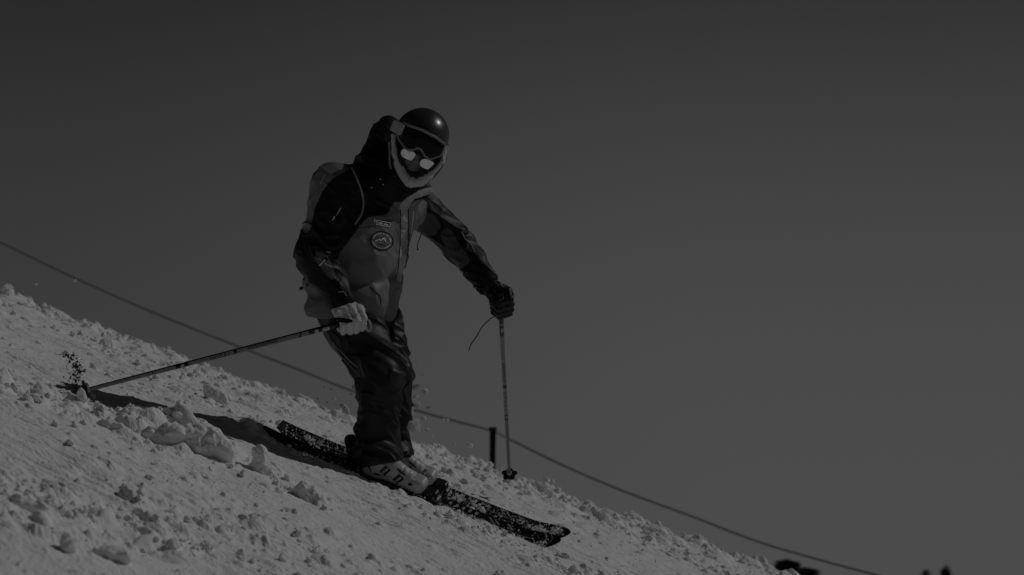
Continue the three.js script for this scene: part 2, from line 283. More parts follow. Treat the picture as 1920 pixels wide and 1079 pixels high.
// ---------------------------------------------------------------- dark conifers below, in the distance
function pine(label, px, py, d, spread, n) {
  const X = (px - 960) / FOCAL * d, foot = G(X, d, -0.1), top = W(px, py, d), H = top.y - foot.y;
  const t = thing('pine_tree', label, 'tree', foot, 'conifers showing at the bottom right');
  part(t, 'trunk', new THREE.CylinderGeometry(0.012, 0.035 * Math.max(1, H * 0.4), H * 0.97, 7).translate(foot.x, foot.y + H * 0.485, foot.z), mat(0.03));
  const pos = [], q = V(), a = V(), b = V();
  for (let i = 0; i < n; i++) {   // needle sprays along drooping boughs
    const h = Math.pow(rnd(), 0.7), tier = Math.floor(h * 16), ang = rnd() * 6.283 + tier * 1.3, reach = spread * (1 - h) * H * (0.55 + 0.45 * hash(tier, Math.floor(ang * 2), 3)) * Math.pow(rnd(), 0.5) + 0.03;
    q.set(foot.x + Math.cos(ang) * reach, foot.y + H * h - reach * 0.25 + 0.04 * H * (rnd() - 0.5), foot.z + Math.sin(ang) * reach);
    const l = 0.05 + 0.05 * rnd(); a.set(Math.cos(ang), -0.1 + 0.6 * (rnd() - 0.3), Math.sin(ang)).multiplyScalar(l * 1.6); b.set(rnd() - 0.5, rnd() - 0.5, rnd() - 0.5).multiplyScalar(l * 1.2);
    pos.push(q.x - a.x, q.y - a.y, q.z - a.z, q.x + b.x, q.y + b.y, q.z + b.z, q.x + a.x, q.y + a.y, q.z + a.z);
  }
  const g = new THREE.BufferGeometry(); g.setAttribute('position', new THREE.Float32BufferAttribute(pos, 3)); g.computeVertexNormals();
  part(t, 'crown', g, new THREE.MeshStandardMaterial({ color: grey(0.02), roughness: 0.95, side: THREE.DoubleSide }));
}
pine('ragged dark conifer top poking out where the snow meets the bottom edge', 1480, 1056, 26, 0.30, 3200);
pine('low dark conifer top right beside the ragged one', 1519, 1072, 28, 0.26, 2600);
pine('broad dark conifer top alone at the bottom right', 1788, 1069, 60, 0.30, 7000);
pine('faint dark conifer top at the far bottom right', 1750, 1076, 62, 0.24, 4000);

// ---------------------------------------------------------------- the skier
const D0 = 9.95;
const J = { // joints: photo place and distance
  neck: W(738, 340, 9.95), rs: W(625, 352, 9.76), re: W(594, 484, 9.68), rw: W(640, 566, 9.64), ls: W(786, 388, 10.08), le: W(860, 460, 10.08), lw: W(912, 526, 9.99),
  rh: W(655, 605, 9.85), lh: W(705, 605, 10.06), rk: W(714, 700, 9.68), lk: W(740, 697, 10.0), ra: W(704, 852, 9.78), la: W(736, 842, 10.08),
};
const skier = thing('person', 'skier in dark helmet, black and grey jacket and black trousers descending the slope', 'person', W(740, 905, 9.9));
const foldNoise = (x, y, z, fy, fx, s) => { const wx = x + 0.035 * noise(x * 7, y * 7, z * 7 + s), wy = y + 0.05 * noise(x * 6 + s, y * 6, z * 6); const n = Math.abs(noise(wx * fx, (wy + 0.45 * wx) * fy, z * fx + s)), k = Math.max(0, 1 - n * 3.2); return 1.9 * k * Math.sqrt(k) - 0.45; };

// jacket field
const torso0 = union([
  cone(W(640, 395, 9.86), W(634, 575, 9.86), 0.148, 0.152), cone(W(715, 400, 10.0), W(690, 575, 10.02), 0.142, 0.132),
  cone(W(678, 430, 9.86), W(676, 560, 9.86), 0.13, 0.125),
  cone(W(640, 352, 9.82), W(775, 385, 10.05), 0.108, 0.088),
], 0.06);
const hemN = dirW(-0.1, -1, 0.0);
const hem = half(W(655, 602, 9.9), hemN);
const collar = union([cone(W(705, 345, 9.93), W(752, 330, 9.9), 0.115, 0.088), cone(W(698, 312, 9.97), W(722, 258, 10.02), 0.082, 0.06), cone(W(722, 258, 10.02), W(728, 238, 10.04), 0.058, 0.05), cone(W(770, 352, 9.9), W(795, 356, 9.95), 0.06, 0.04)], 0.05);
const rArm0 = union([cone(J.rs, J.re, 0.103, 0.083), cone(J.re, J.rw, 0.083, 0.06)], 0.03);
const lArm0 = union([cone(J.ls, J.le, 0.09, 0.071), cone(J.le, J.lw, 0.071, 0.05)], 0.025);
const rCut = half(W(652, 588, 9.62), J.rw.clone().sub(J.re).normalize()), lCut = half(W(921, 538, 9.98), J.lw.clone().sub(J.le).normalize());
const bodyFold = (x, y, z, amp, s) => amp * (foldNoise(x, y, z, 7.5, 5, s) * 0.62 + foldNoise(x, y, z, 17, 9, s + 4) * 0.3 + 0.9 * noise(x * 6 + s, y * 5, z * 6));
const softFold = (x, y, z, amp, s) => amp * (foldNoise(x * 0.8 + y * 0.35, y * 0.8, z, 4.5, 4, s) * 0.5 + 1.3 * noise(x * 5 + s, y * 5, z * 5) + 0.25 * foldNoise(x, y, z, 12, 8, s + 2));
const near3 = (x, y, z, p, r) => Math.exp(-((x - p.x) ** 2 + (y - p.y) ** 2 + (z - p.z) ** 2) / (r * r));
const waistN = dirW(-0.25, 1, 0), waistUp = half(W(690, 517, D0), waistN);
const torso = (x, y, z) => { const h = waistUp(x, y, z) + 0.02 * noise(x * 7, y * 7, z * 7); return smax(torso0(x, y, z) - softFold(x, y, z, 0.010, 1) + 0.014 * Math.exp(-(((h + 0.03) / 0.026) ** 2)) - 0.008 * Math.exp(-(((h - 0.035) / 0.035) ** 2)), hem(x, y, z), 0.015); };
const rArm = (x, y, z) => smax(rArm0(x, y, z) - bodyFold(x, y, z, 0.006 + 0.015 * near3(x, y, z, J.re, 0.14), 21), rCut(x, y, z), 0.01);
const lArm = (x, y, z) => smax(lArm0(x, y, z) - bodyFold(x, y, z, 0.0065 + 0.007 * near3(x, y, z, J.le, 0.14), 33), lCut(x, y, z), 0.01);
const collarF = (x, y, z) => collar(x, y, z) - bodyFold(x, y, z, 0.008, 45);
const jacketF = (x, y, z) => smin(smin(smin(torso(x, y, z), collarF(x, y, z), 0.03), rArm(x, y, z), 0.018), lArm(x, y, z), 0.02);

// cloth panels are laid out on the chest plane of the wearer
const chestN = dirW(0.22, -0.02, 1), chestX = V(0, 1, 0).cross(chestN).normalize(), chestY = chestN.clone().cross(chestX);
const flat2 = (p) => [p.x * chestX.x + p.y * chestX.y + p.z * chestX.z, p.x * chestY.x + p.y * chestY.y + p.z * chestY.z];
const panel = (f, pts) => { const c = new THREE.CatmullRomCurve3(pts.map(([x, y]) => { const h = onSurface(f, x, y, D0); const q = flat2(h.p); return V(q[0], q[1], 0); }), true, 'catmullrom', 0.25); return c.getPoints(pts.length * 5).map((p) => [p.x, p.y]); };
const inside = (poly, x, y) => { let s = false; for (let i = 0, j = poly.length - 1; i < poly.length; j = i++) { const [xi, yi] = poly[i], [xj, yj] = poly[j]; if ((yi > y) !== (yj > y) && x < (xj - xi) * (y - yi) / (yj - yi) + xi) s = !s; } return s; };
const TORSO_PANELS = [
  [0.18, panel(torso, [[604, 500], [640, 470], [668, 432], [690, 408], [725, 402], [742, 376], [760, 384], [790, 372], [800, 400], [790, 560], [770, 620], [560, 640], [550, 540]])],
  [0.24, panel(torso, [[764, 392], [778, 372], [800, 380], [796, 440], [780, 500], [760, 525], [752, 528], [762, 500], [766, 440]])],
  [0.44, panel(torso, [[806, 352], [778, 358], [757, 374], [748, 392], [750, 430], [748, 480], [742, 520], [752, 528], [760, 505], [764, 470], [765, 420], [764, 392], [775, 374], [812, 362]])],
];
const SLEEVE_R = [[0.17, panel(rArm, [[600, 300], [650, 303], [652, 314], [622, 336], [603, 362], [590, 392], [582, 428], [555, 436], [545, 400], [570, 340]])], [0.10, panel(rArm, [[592, 472], [612, 478], [622, 498], [630, 520], [620, 524], [604, 505], [590, 486]])]];
const SLEEVE_L = [[0.075, panel(lArm, [[780, 404], [812, 402], [826, 424], [812, 442], [782, 436]])], [0.07, panel(lArm, [[826, 440], [842, 428], [880, 486], [864, 506], [846, 488]])]];
const BLACK = 0.009;
const jacketPaint = (x, y, z, nx, ny, nz) => {
  const front = nx * chestN.x + ny * chestN.y + nz * chestN.z; const t = torso(x, y, z), r = rArm(x, y, z), l = lArm(x, y, z), c = collarF(x, y, z);
  const [u, v] = flat2({ x, y, z }); let col = BLACK, list = TORSO_PANELS, m = t;
  if (c < m) { m = c; list = [TORSO_PANELS[2]]; } if (r < m) { m = r; list = SLEEVE_R; } if (l < m) { m = l; list = SLEEVE_L; }
  if (front > -0.15) { for (const [k, poly] of list) if (inside(poly, u, v)) col = k; } else if (m === t && v < flat2(W(640, 500, D0))[1]) col = 0.18;
  return col;
};
const jacketMat = new THREE.MeshPhysicalMaterial({ color: 0xffffff, vertexColors: true, roughness: 0.52, specularIntensity: 0.4, });
{
  const [mn, mx] = bounds([J.rs, J.re, J.rw, J.ls, J.le, J.lw, W(634, 600, 9.8), W(690, 600, 10.1), W(722, 240, 10.0), W(795, 356, 9.95)], 0.19);
  part(skier, 'jacket', mesher(jacketF, mn, mx, 0.0052, jacketPaint), jacketMat, 'black jacket with light grey body panels and chest patches');
}
console.log('jacket');
const jacket = skier.children.find((c) => c.name === 'jacket');
// trousers
const pants0 = union([
  cone(J.rh, J.rk, 0.128, 0.094), cone(J.rk, J.ra, 0.094, 0.100), cone(J.lh, J.lk, 0.112, 0.08), cone(J.lk, J.la, 0.08, 0.076), cone(J.ra, W(710, 866, 9.71), 0.100, 0.098), cone(J.la, W(742, 852, 10.03), 0.076, 0.078), cone(W(650, 585, 9.87), W(700, 585, 10.05), 0.125, 0.11),
], 0.022);
const rHem = half(W(700, 874, 9.66), dirW(0.16, -1, 0.06)), lHem = half(W(742, 860, 9.98), dirW(0.05, -1, 0.05));
const legR = cone(J.rk, J.ra, 0.094, 0.100), legL = cone(J.lk, J.la, 0.08, 0.076);
const waist = half(W(670, 560, 9.9), dirW(0, 1, 0));
const pantsF = (x, y, z) => { const kn = near3(x, y, z, J.rk, 0.14) + near3(x, y, z, J.lk, 0.12), an = near3(x, y, z, J.ra, 0.12) + near3(x, y, z, J.la, 0.12); let f = pants0(x, y, z) - bodyFold(x, y, z, 0.010 + 0.009 * kn + 0.008 * an, 61); const cut = legR(x, y, z) < legL(x, y, z) ? rHem(x, y, z) : lHem(x, y, z); f = smax(f, cut, 0.012); return smax(f, waist(x, y, z), 0.02); };
const pantsMat = new THREE.MeshPhysicalMaterial({ color: grey(0.017), roughness: 0.5, specularIntensity: 0.45, });
{ const [mn, mx] = bounds([J.rh, J.lh, J.rk, J.lk, J.ra, J.la], 0.17); part(skier, 'trousers', mesher(pantsF, mn, mx, 0.0055), pantsMat, 'loose black ski trousers with a pale side stripe'); }
const trousers = skier.children.find((c) => c.name === 'trousers');
console.log('trousers');

// seams, zips, cords: fine cords that lie on the cloth
const line = (f, pts, d0, lift = 0.001) => new THREE.CatmullRomCurve3(pts.map(([x, y]) => V(x, y, 0))).getPoints(pts.length * 4).map((q) => onSurface(f, q.x, q.y, d0, lift)).filter((h) => h.hit).map((h) => h.p);
function seam(parent, name, f, pts, r, m, d0 = D0, label) { const p = line(f, pts, d0, r * 0.3); if (p.length > 2) part(parent, name, tubeGeo(p, r, p.length * 2, 6), m, label); }
const pipe = mat(0.3, 0.6), pipeLight = mat(0.6, 0.5), cordMat = mat(0.01, 0.7), zipMat = mat(0.008, 0.6);
seam(jacket, 'piping', jacketF, [[658, 314], [667, 332], [676, 355], [681, 380], [677, 402], [665, 421]], 0.0045, pipe);
seam(jacket, 'zip_edge', jacketF, [[750, 392], [751, 430], [749, 470], [746, 505], [742, 522]], 0.0022, zipMat);
seam(jacket, 'pocket_zip', jacketF, [[775, 396], [772, 425], [768, 450], [760, 477]], 0.0026, pipeLight);
seam(jacket, 'pocket_zip', jacketF, [[777, 412], [773, 440], [766, 462], [760, 477]], 0.0018, pipe);
seam(jacket, 'storm_flap_edge', jacketF, [[765, 392], [766, 430], [765, 470], [758, 510]], 0.0022, zipMat);
seam(jacket, 'hem_flap_seam', jacketF, [[694, 538], [704, 548], [712, 556], [714, 572]], 0.0022, zipMat);
seam(jacket, 'chest_seam', jacketF, [[664, 428], [690, 426], [702, 424]], 0.0012, zipMat);
seam(jacket, 'chest_seam', jacketF, [[742, 420], [748, 418], [750, 416]], 0.0012, zipMat);
seam(jacket, 'reflective_tab', jacketF, [[639, 390], [634, 398], [630, 405]], 0.0022, pipeLight);
seam(jacket, 'reflective_tab', jacketF, [[627, 406], [625, 410], [623, 413]], 0.0034, pipeLight);
seam(jacket, 'sleeve_zip', jacketF, [[866, 436], [872, 448], [882, 458], [890, 474]], 0.003, pipe, 10.05);
seam(jacket, 'shoulder_zip', jacketF, [[610, 328], [604, 338], [600, 346]], 0.0035, pipe);
seam(jacket, 'cuff_seam', jacketF, [[634, 548], [644, 548], [650, 556]], 0.002, pipe);
seam(jacket, 'side_seam', jacketF, [[640, 492], [642, 512], [636, 530]], 0.0015, zipMat);
seam(trousers, 'side_stripe', pantsF, [[623, 641], [630, 650], [642, 662], [655, 676], [673, 690]], 0.0032, pipe, 9.85);
seam(trousers, 'leg_seam', pantsF, [[612, 622], [630, 655], [652, 682], [676, 706]], 0.002, pipe, 9.85);
for (const [x, y] of [[713, 336], [718, 346], [696, 352]]) { const h = onSurface(jacketF, x, y, D0, 0.002); part(jacket, 'snap_button', new THREE.SphereGeometry(0.0038, 10, 8).translate(h.p.x, h.p.y, h.p.z), pipeLight); }
{ const a = onSurface(jacketF, 790, 438, 10.05).p; part(jacket, 'drawcord', tubeGeo([a, W(787, 447, 9.99), W(783, 458, 9.98), W(783, 468, 9.98)], 0.0022, 14, 6), cordMat); part(jacket, 'cord_end', new THREE.SphereGeometry(0.004, 8, 6).translate(...W(783, 468, 9.98).toArray()), cordMat); }
{ const a = onSurface(jacketF, 578, 534, D0).p, b = W(563, 542, 9.9); const s = new THREE.CatmullRomCurve3([a, W(570, 538, 9.88), b]); part(jacket, 'waist_strap', tubeGeo([a, W(570, 538, 9.88), b], 0.008, 8, 6), cordMat); }

// patches sewn onto the cloth
function patch(parent, name, f, px, py, hw, hh, tilt, tex, label, d0 = D0, round = false) {
  const n = 14, pos = [], uv = [], id = [], c = Math.cos(tilt), s = Math.sin(tilt), sc = FOCAL / d0;
  for (let j = 0; j <= n; j++) for (let i = 0; i <= n; i++) { let a = i / n * 2 - 1, b = j / n * 2 - 1; if (round) { const A = a * Math.sqrt(1 - b * b / 2), B = b * Math.sqrt(1 - a * a / 2); a = A; b = B; } const x = a * hw, y = b * hh, h = onSurface(f, px + (x * c + y * s) * sc, py - (y * c - x * s) * sc, d0, 0.0025); pos.push(...h.p.toArray()); uv.push(a * 0.5 + 0.5, b * 0.5 + 0.5); }
  for (let j = 0; j < n; j++) for (let i = 0; i < n; i++) { const q = j * (n + 1) + i; id.push(q, q + 1, q + n + 2, q, q + n + 2, q + n + 1); }
  const g = new THREE.BufferGeometry(); g.setAttribute('position', new THREE.Float32BufferAttribute(pos, 3)); g.setAttribute('uv', new THREE.Float32BufferAttribute(uv, 2)); g.setIndex(id); g.computeVertexNormals();
  part(parent, name, g, new THREE.MeshPhysicalMaterial({ map: tex, roughness: 0.8, specularIntensity: 0.3, side: THREE.DoubleSide }), label);
}
const roundTex = canvasTex(512, 512, (x) => {
  x.fillStyle = '#060606'; x.fillRect(0, 0, 512, 512); x.fillStyle = '#626262'; x.beginPath(); x.arc(256, 256, 226, 0, 7); x.fill();
  x.fillStyle = '#eeeeee'; x.font = 'bold 44px sans-serif'; x.textAlign = 'center'; x.textBaseline = 'middle';
  const arc = (str, r, a0, a1, flip) => { [...str].forEach((ch, i) => { const a = a0 + (a1 - a0) * i / (str.length - 1); x.save(); x.translate(256 + r * Math.cos(a), 256 + r * Math.sin(a)); x.rotate(a + (flip ? -Math.PI / 2 : Math.PI / 2)); x.fillText(ch, 0, 0); x.restore(); }); };
  arc('MOUNTAIN & NATIONAL', 195, Math.PI * 1.06, Math.PI * 1.98, false);
  x.font = 'bold 34px sans-serif'; arc('ESCOLA DE SKI & SNOWBOARD', 198, Math.PI * 0.9, Math.PI * 0.1, true);
  x.strokeStyle = '#f0f0f0'; x.lineWidth = 20; x.lineJoin = 'round'; x.beginPath(); x.moveTo(120, 290); x.lineTo(215, 218); x.lineTo(232, 250); x.lineTo(300, 170); x.lineTo(330, 245); x.stroke(); x.lineWidth = 7; x.beginPath(); x.moveTo(330, 245); x.lineTo(395, 292); x.stroke();
  x.lineWidth = 6; x.beginPath(); x.moveTo(185, 300); x.quadraticCurveTo(245, 316, 310, 294); x.stroke(); x.strokeStyle = '#1c1c1c'; x.lineWidth = 5; for (let k = 0; k < 4; k++) { x.beginPath(); x.moveTo(150 + k * 14, 320 + k * 14); x.quadraticCurveTo(250, 350 + k * 14, 370 - k * 14, 312 + k * 14); x.stroke(); }
});
const badgeTex = canvasTex(512, 176, (x) => { x.fillStyle = '#0a0a0a'; x.fillRect(0, 0, 512, 176); x.strokeStyle = '#ececec'; x.lineWidth = 16; x.strokeRect(26, 24, 460, 128); x.fillStyle = '#ececec'; x.font = 'bold 84px sans-serif'; x.textAlign = 'center'; x.textBaseline = 'middle'; x.fillText('Leka one.', 256, 90, 400); });
const sleeveTex = canvasTex(512, 128, (x) => { x.fillStyle = '#070707'; x.fillRect(0, 0, 512, 128); x.fillStyle = '#f2f2f2'; x.font = 'bold 96px sans-serif'; x.textAlign = 'center'; x.textBaseline = 'middle'; x.fillText('VERTEX', 256, 66, 470); });
patch(jacket, 'round_patch', torso, 715, 452, 0.052, 0.043, 0.18, roundTex, 'round mountain badge with lettering round its rim', D0, true);
patch(jacket, 'name_patch', torso, 718, 420, 0.034, 0.0125, 0.2, badgeTex, 'oblong black badge with pale border and lettering');
patch(jacket, 'sleeve_patch', rArm, 604, 493, 0.027, 0.008, -0.82, sleeveTex, 'narrow sleeve label with pale lettering', 9.65);

// head
const HO = W(786, 274, 9.86);
const HF = dirW(0.10, -0.20, 0.97), HR = dirW(0.91, -0.40, 0); HR.addScaledVector(HF, -HR.dot(HF)).normalize();
const HU = HF.clone().cross(HR).normalize();
const H = (x, y, z) => HO.clone().addScaledVector(HR, x).addScaledVector(HU, y).addScaledVector(HF, z);
const toHead = (x, y, z) => { const a = x - HO.x, b = y - HO.y, c = z - HO.z; return [a * HR.x + b * HR.y + c * HR.z, a * HU.x + b * HU.y + c * HU.z, a * HF.x + b * HF.y + c * HF.z]; };
const onFace = (px, py, z) => { const dir = W(px, py, 1).sub(CAM).normalize(), p0 = H(0, 0, z), t = p0.clone().sub(CAM).dot(HF) / dir.dot(HF); const p = CAM.clone().addScaledVector(dir, t); const q = toHead(p.x, p.y, p.z); return q; };
const ell = (q, c, r) => { const k = Math.hypot((q[0] - c[0]) / r[0], (q[1] - c[1]) / r[1], (q[2] - c[2]) / r[2]), k2 = Math.hypot((q[0] - c[0]) / r[0] ** 2, (q[1] - c[1]) / r[1] ** 2, (q[2] - c[2]) / r[2] ** 2); return k2 < 1e-6 ? -0.05 : k * (k - 1) / k2; };
const headF = (x, y, z) => {
  const q = toHead(x, y, z); let d = ell(q, [0, 0.0, -0.005], [0.076, 0.105, 0.095]);
  d = smin(d, ell(q, [0, -0.07, 0.035], [0.052, 0.055, 0.055]), 0.03);                                  // jaw
  d = smin(d, ell(q, [0, -0.045, 0.098], [0.015, 0.027, 0.02]), 0.018);                                 // nose
  d = smin(d, ell(q, [0, -0.061, 0.107], [0.017, 0.011, 0.013]), 0.012);
  for (const s of [-1, 1]) { d = smax(d, -ell(q, [s * 0.033, -0.012, 0.1], [0.02, 0.012, 0.016]), 0.015); d = smin(d, ell(q, [s * 0.033, -0.012, 0.078], [0.013, 0.011, 0.012]), 0.004); d = smin(d, ell(q, [s * 0.078, -0.02, -0.005], [0.012, 0.03, 0.02]), 0.008); d = smin(d, ell(q, [s * 0.04, -0.045, 0.068], [0.024, 0.02, 0.02]), 0.02); }
  d = smin(d, ell(q, [0, -0.086, 0.085], [0.024, 0.006, 0.010]), 0.006); d = smin(d, ell(q, [0, -0.099, 0.082], [0.021, 0.007, 0.010]), 0.006); d = smax(d, -ell(q, [0, -0.0925, 0.098], [0.024, 0.0016, 0.01]), 0.002);
  return smin(d, cone(H(0, -0.09, -0.01), J.neck, 0.05, 0.058)(x, y, z), 0.02);
};
const innerF = (() => { const b = union([cone(J.neck, W(690, 420, 9.95), 0.06, 0.11), cone(W(690, 420, 9.95), W(678, 585, 9.95), 0.12, 0.11), cone(W(650, 370, 9.83), W(765, 392, 10.04), 0.06, 0.055), cone(J.rs, J.re, 0.055, 0.042), cone(J.re, J.rw, 0.042, 0.03), cone(J.ls, J.le, 0.052, 0.04), cone(J.le, J.lw, 0.04, 0.03), cone(J.rh, J.rk, 0.085, 0.06), cone(J.rk, J.ra, 0.06, 0.045), cone(J.lh, J.lk, 0.085, 0.058), cone(J.lk, J.la, 0.055, 0.045), cone(J.rh, J.lh, 0.08, 0.08)], 0.03); return b; })();
{
  const [hn, hx] = bounds([H(0.1, 0.12, 0.13), H(-0.1, -0.15, -0.11), J.neck], 0.03);
  const head = mesher(headF, hn, hx, 0.0035);
  const [mn, mx] = bounds(Object.values(J), 0.12); const rest = mesher((x, y, z) => smin(innerF(x, y, z), headF(x, y, z), 0.02), mn, V(mx.x, J.neck.y + 0.005, mx.z), 0.013);
  part(skier, 'body', mergeGeometries([head, rest]), new THREE.MeshPhysicalMaterial({ color: grey(0.16), roughness: 0.6 }), 'face half hidden by goggles and mirrored glasses');
}
// helmet
const HC = [-0.004, 0.042, -0.03], HRad = [0.121, 0.124, 0.142];
const helmetF = (x, y, z) => {
  const q = toHead(x, y, z); let d = ell(q, HC, HRad);
  d = smax(d, -ell(q, HC, [0.104, 0.107, 0.125]), 0.006);
  const front = q[2] > 0.03 ? 0.046 : 0.046 - 0.115 * smooth(0.03, -0.03, q[2]);
  d = smax(d, (front - q[1]) * 0.8, 0.012);
  return d;
};
{ const [mn, mx] = bounds([H(HC[0] + 0.13, HC[1] + 0.13, HC[2] + 0.15), H(HC[0] - 0.13, HC[1] - 0.16, HC[2] - 0.15), H(0.13, -0.12, 0.13), H(-0.13, 0.17, -0.17)], 0.02);
  part(skier, 'helmet', mesher(helmetF, mn, mx, 0.005), new THREE.MeshPhysicalMaterial({ color: grey(0.035), roughness: 0.34, specularIntensity: 0.8, clearcoat: 0.25, clearcoatRoughness: 0.22 }), 'dark satin ski helmet'); }
const helmet = skier.children.find((c) => c.name === 'helmet');
// brim rim of the helmet: a grey trim above the goggles
{ const pts = []; for (let i = 0; i <= 24; i++) { const a = (-1.25 + 2.5 * i / 24), x = HC[0] + HRad[0] * 0.985 * Math.sin(a), z = HC[2] + HRad[2] * 0.985 * Math.cos(a); pts.push(H(x, 0.046, z)); } part(helmet, 'brim_trim', tubeGeo(pts, 0.0055, 48, 8), mat(0.24, 0.45)); }
// goggles
const gz = (x) => 0.128 - x * x * 5.2;                       // curve of the lens round the face
const gTop = [[744, 237], [758, 234], [790, 243], [815, 256], [835, 272]].map(([x, y]) => onFace(x, y, 0.11)), gBot = [[743, 249], [752, 268], [762, 280], [772, 281], [783, 276], [790, 279], [796, 291], [805, 298], [828, 294], [835, 280]].map(([x, y]) => onFace(x, y, 0.11));
const lerpY = (list, x) => { if (x <= list[0][0]) return list[0][1]; for (let i = 1; i < list.length; i++) if (x <= list[i][0]) { const [x0, y0] = list[i - 1], [x1, y1] = list[i]; const t = (x - x0) / (x1 - x0); return y0 + (y1 - y0) * (t * t * (3 - 2 * t) * 0.5 + t * 0.5); } return list[list.length - 1][1]; };
const gx0 = Math.max(gTop[0][0], gBot[0][0]), gx1 = Math.min(gTop[4][0], gBot[9][0]);
const goggles = new THREE.Group(); goggles.name = 'goggles'; goggles.userData.label = 'black ski goggles with grey frame pushed up over sunglasses'; skier.add(goggles);
{
  const nx = 40, ny = 10, pos = [], id = [], edgeT = [], edgeB = [];
  for (let i = 0; i <= nx; i++) { const x = gx0 + (gx1 - gx0) * i / nx; let t = lerpY(gTop, x), b = lerpY(gBot, x); if (t - b < 0.006) { const m = (t + b) / 2; t = m + 0.003; b = m - 0.003; } edgeT.push(H(x, t, gz(x))); edgeB.push(H(x, b, gz(x) - 0.004)); for (let j = 0; j <= ny; j++) { const y = b + (t - b) * j / ny; pos.push(...H(x, y, gz(x) + 0.006 * Math.sin(Math.PI * j / ny)).toArray()); } }
  for (let i = 0; i < nx; i++) for (let j = 0; j < ny; j++) { const a = i * (ny + 1) + j; id.push(a, a + ny + 1, a + 1, a + 1, a + ny + 1, a + ny + 2); }
  const g = new THREE.BufferGeometry(); g.setAttribute('position', new THREE.Float32BufferAttribute(pos, 3)); g.setIndex(id); g.computeVertexNormals();
  part(goggles, 'lens', g, new THREE.MeshPhysicalMaterial({ color: grey(0.006), roughness: 0.12, specularIntensity: 0.25, side: THREE.DoubleSide }));
  const loop = [...edgeT.filter((_, i) => i % 2 === 0), ...edgeB.filter((_, i) => i % 2 === 0).reverse()];
  part(goggles, 'frame', tubeGeo(loop, 0.0055, 160, 8, true), mat(0.24, 0.45));
  // foam body between lens and face
  const side = [], sid = []; const back = (p) => p.clone().addScaledVector(HF, -0.04); const all = loop; all.forEach((p) => { side.push(...p.toArray(), ...back(p).toArray()); }); for (let i = 0; i < all.length; i++) { const a = i * 2, b = ((i + 1) % all.length) * 2; sid.push(a, b, a + 1, b, b + 1, a + 1); }
  const sg = new THREE.BufferGeometry(); sg.setAttribute('position', new THREE.Float32BufferAttribute(side, 3)); sg.setIndex(sid); sg.computeVertexNormals(); part(goggles, 'foam', sg, new THREE.MeshPhysicalMaterial({ color: grey(0.01), roughness: 0.9, side: THREE.DoubleSide }));
  // strap round the helmet with its pale side clips
  const band = (a0, a1, y0, y1, lift, hw, m, name) => { const p = [], ii = [], n = 30; for (let i = 0; i <= n; i++) { const a = a0 + (a1 - a0) * i / n, yc = y0 + (y1 - y0) * i / n; for (let s = 0; s < 4; s++) { const y = yc + (s < 2 ? hw : -hw) , o = (s === 0 || s === 3) ? 0.0 : lift, k = Math.sqrt(Math.max(0.05, 1 - ((y - HC[1]) / HRad[1]) ** 2)); p.push(...H(HC[0] + (HRad[0] * k + o) * Math.sin(a), y, HC[2] + (HRad[2] * k + o) * Math.cos(a)).toArray()); } } for (let i = 0; i < n; i++) for (let s = 0; s < 3; s++) { const a = i * 4 + s; ii.push(a, a + 1, a + 4, a + 1, a + 5, a + 4); } const g2 = new THREE.BufferGeometry(); g2.setAttribute('position', new THREE.Float32BufferAttribute(p, 3)); g2.setIndex(ii); g2.computeVertexNormals(); part(goggles, name, g2, m); };
  const clip = mat(0.36, 0.5, { side: THREE.DoubleSide });
  { const q = onFace(745, 240, 0.075), X = HR.clone().multiplyScalar(0.66).addScaledVector(HF, 0.75).normalize(), Z = X.clone().cross(HU).normalize(), fb = { o: H(q[0], q[1], 0.075), T: X, N: HU, S: Z };
    part(goggles, 'strap_clip', mesher(rbox(0.034, 0.024, 0.008, 0.006, fb), ...bounds([fb.o], 0.05), 0.0035), mat(0.36, 0.5)); }
  band(0.75, 1.3, 0.028, 0.03, 0.010, 0.02, clip, 'strap_clip');
  band(-1.25, -5.03, 0.034, 0.03, 0.005, 0.02, mat(0.03, 0.9, { side: THREE.DoubleSide }), 'strap');
}
// mirrored sunglasses under the goggles
const glasses = new THREE.Group(); glasses.name = 'sunglasses'; glasses.userData.label = 'mirrored sunglasses below the goggles'; skier.add(glasses);
for (const [cx, cy, sx] of [[765.5, 290, 1], [800.5, 308, -1]]) {
  const c = onFace(cx, cy, 0.098), pos = [0, 0, 0], id = [], n = 32; pos.splice(0, 3, ...H(c[0], c[1], 0.107).toArray()); const rim = [];
  for (let i = 0; i < n; i++) { const a = i / n * 2 * Math.PI, x = c[0] + 0.0345 * Math.sign(Math.cos(a)) * Math.pow(Math.abs(Math.cos(a)), 0.75), y = c[1] + 0.0225 * Math.sign(Math.sin(a)) * Math.pow(Math.abs(Math.sin(a)), 0.8), z = 0.107 - (x - c[0]) ** 2 * 4 - (y - c[1]) ** 2 * 4 - Math.abs(x) ** 2 * 3.5 + c[0] ** 2 * 3.5; const p = H(x, y, z); rim.push(p); pos.push(...p.toArray()); id.push(0, 1 + i, 1 + (i + 1) % n); }
  const g = new THREE.BufferGeometry(); g.setAttribute('position', new THREE.Float32BufferAttribute(pos, 3)); g.setIndex(id); g.computeVertexNormals();
  part(glasses, 'lens', g, new THREE.MeshPhysicalMaterial({ color: grey(0.75), metalness: 1, roughness: 0.14, side: THREE.DoubleSide }), 'silvery mirror lens');
  part(glasses, 'rim', tubeGeo(rim, 0.002, 48, 6, true), mat(0.01, 0.4));
}
{ const a = onFace(782, 299, 0.1), b = onFace(787, 301, 0.1); part(glasses, 'bridge', tubeGeo([H(a[0], a[1], 0.108), H((a[0] + b[0]) / 2, a[1] + 0.003, 0.114), H(b[0], b[1], 0.108)], 0.0025, 10, 6), mat(0.01, 0.4)); }
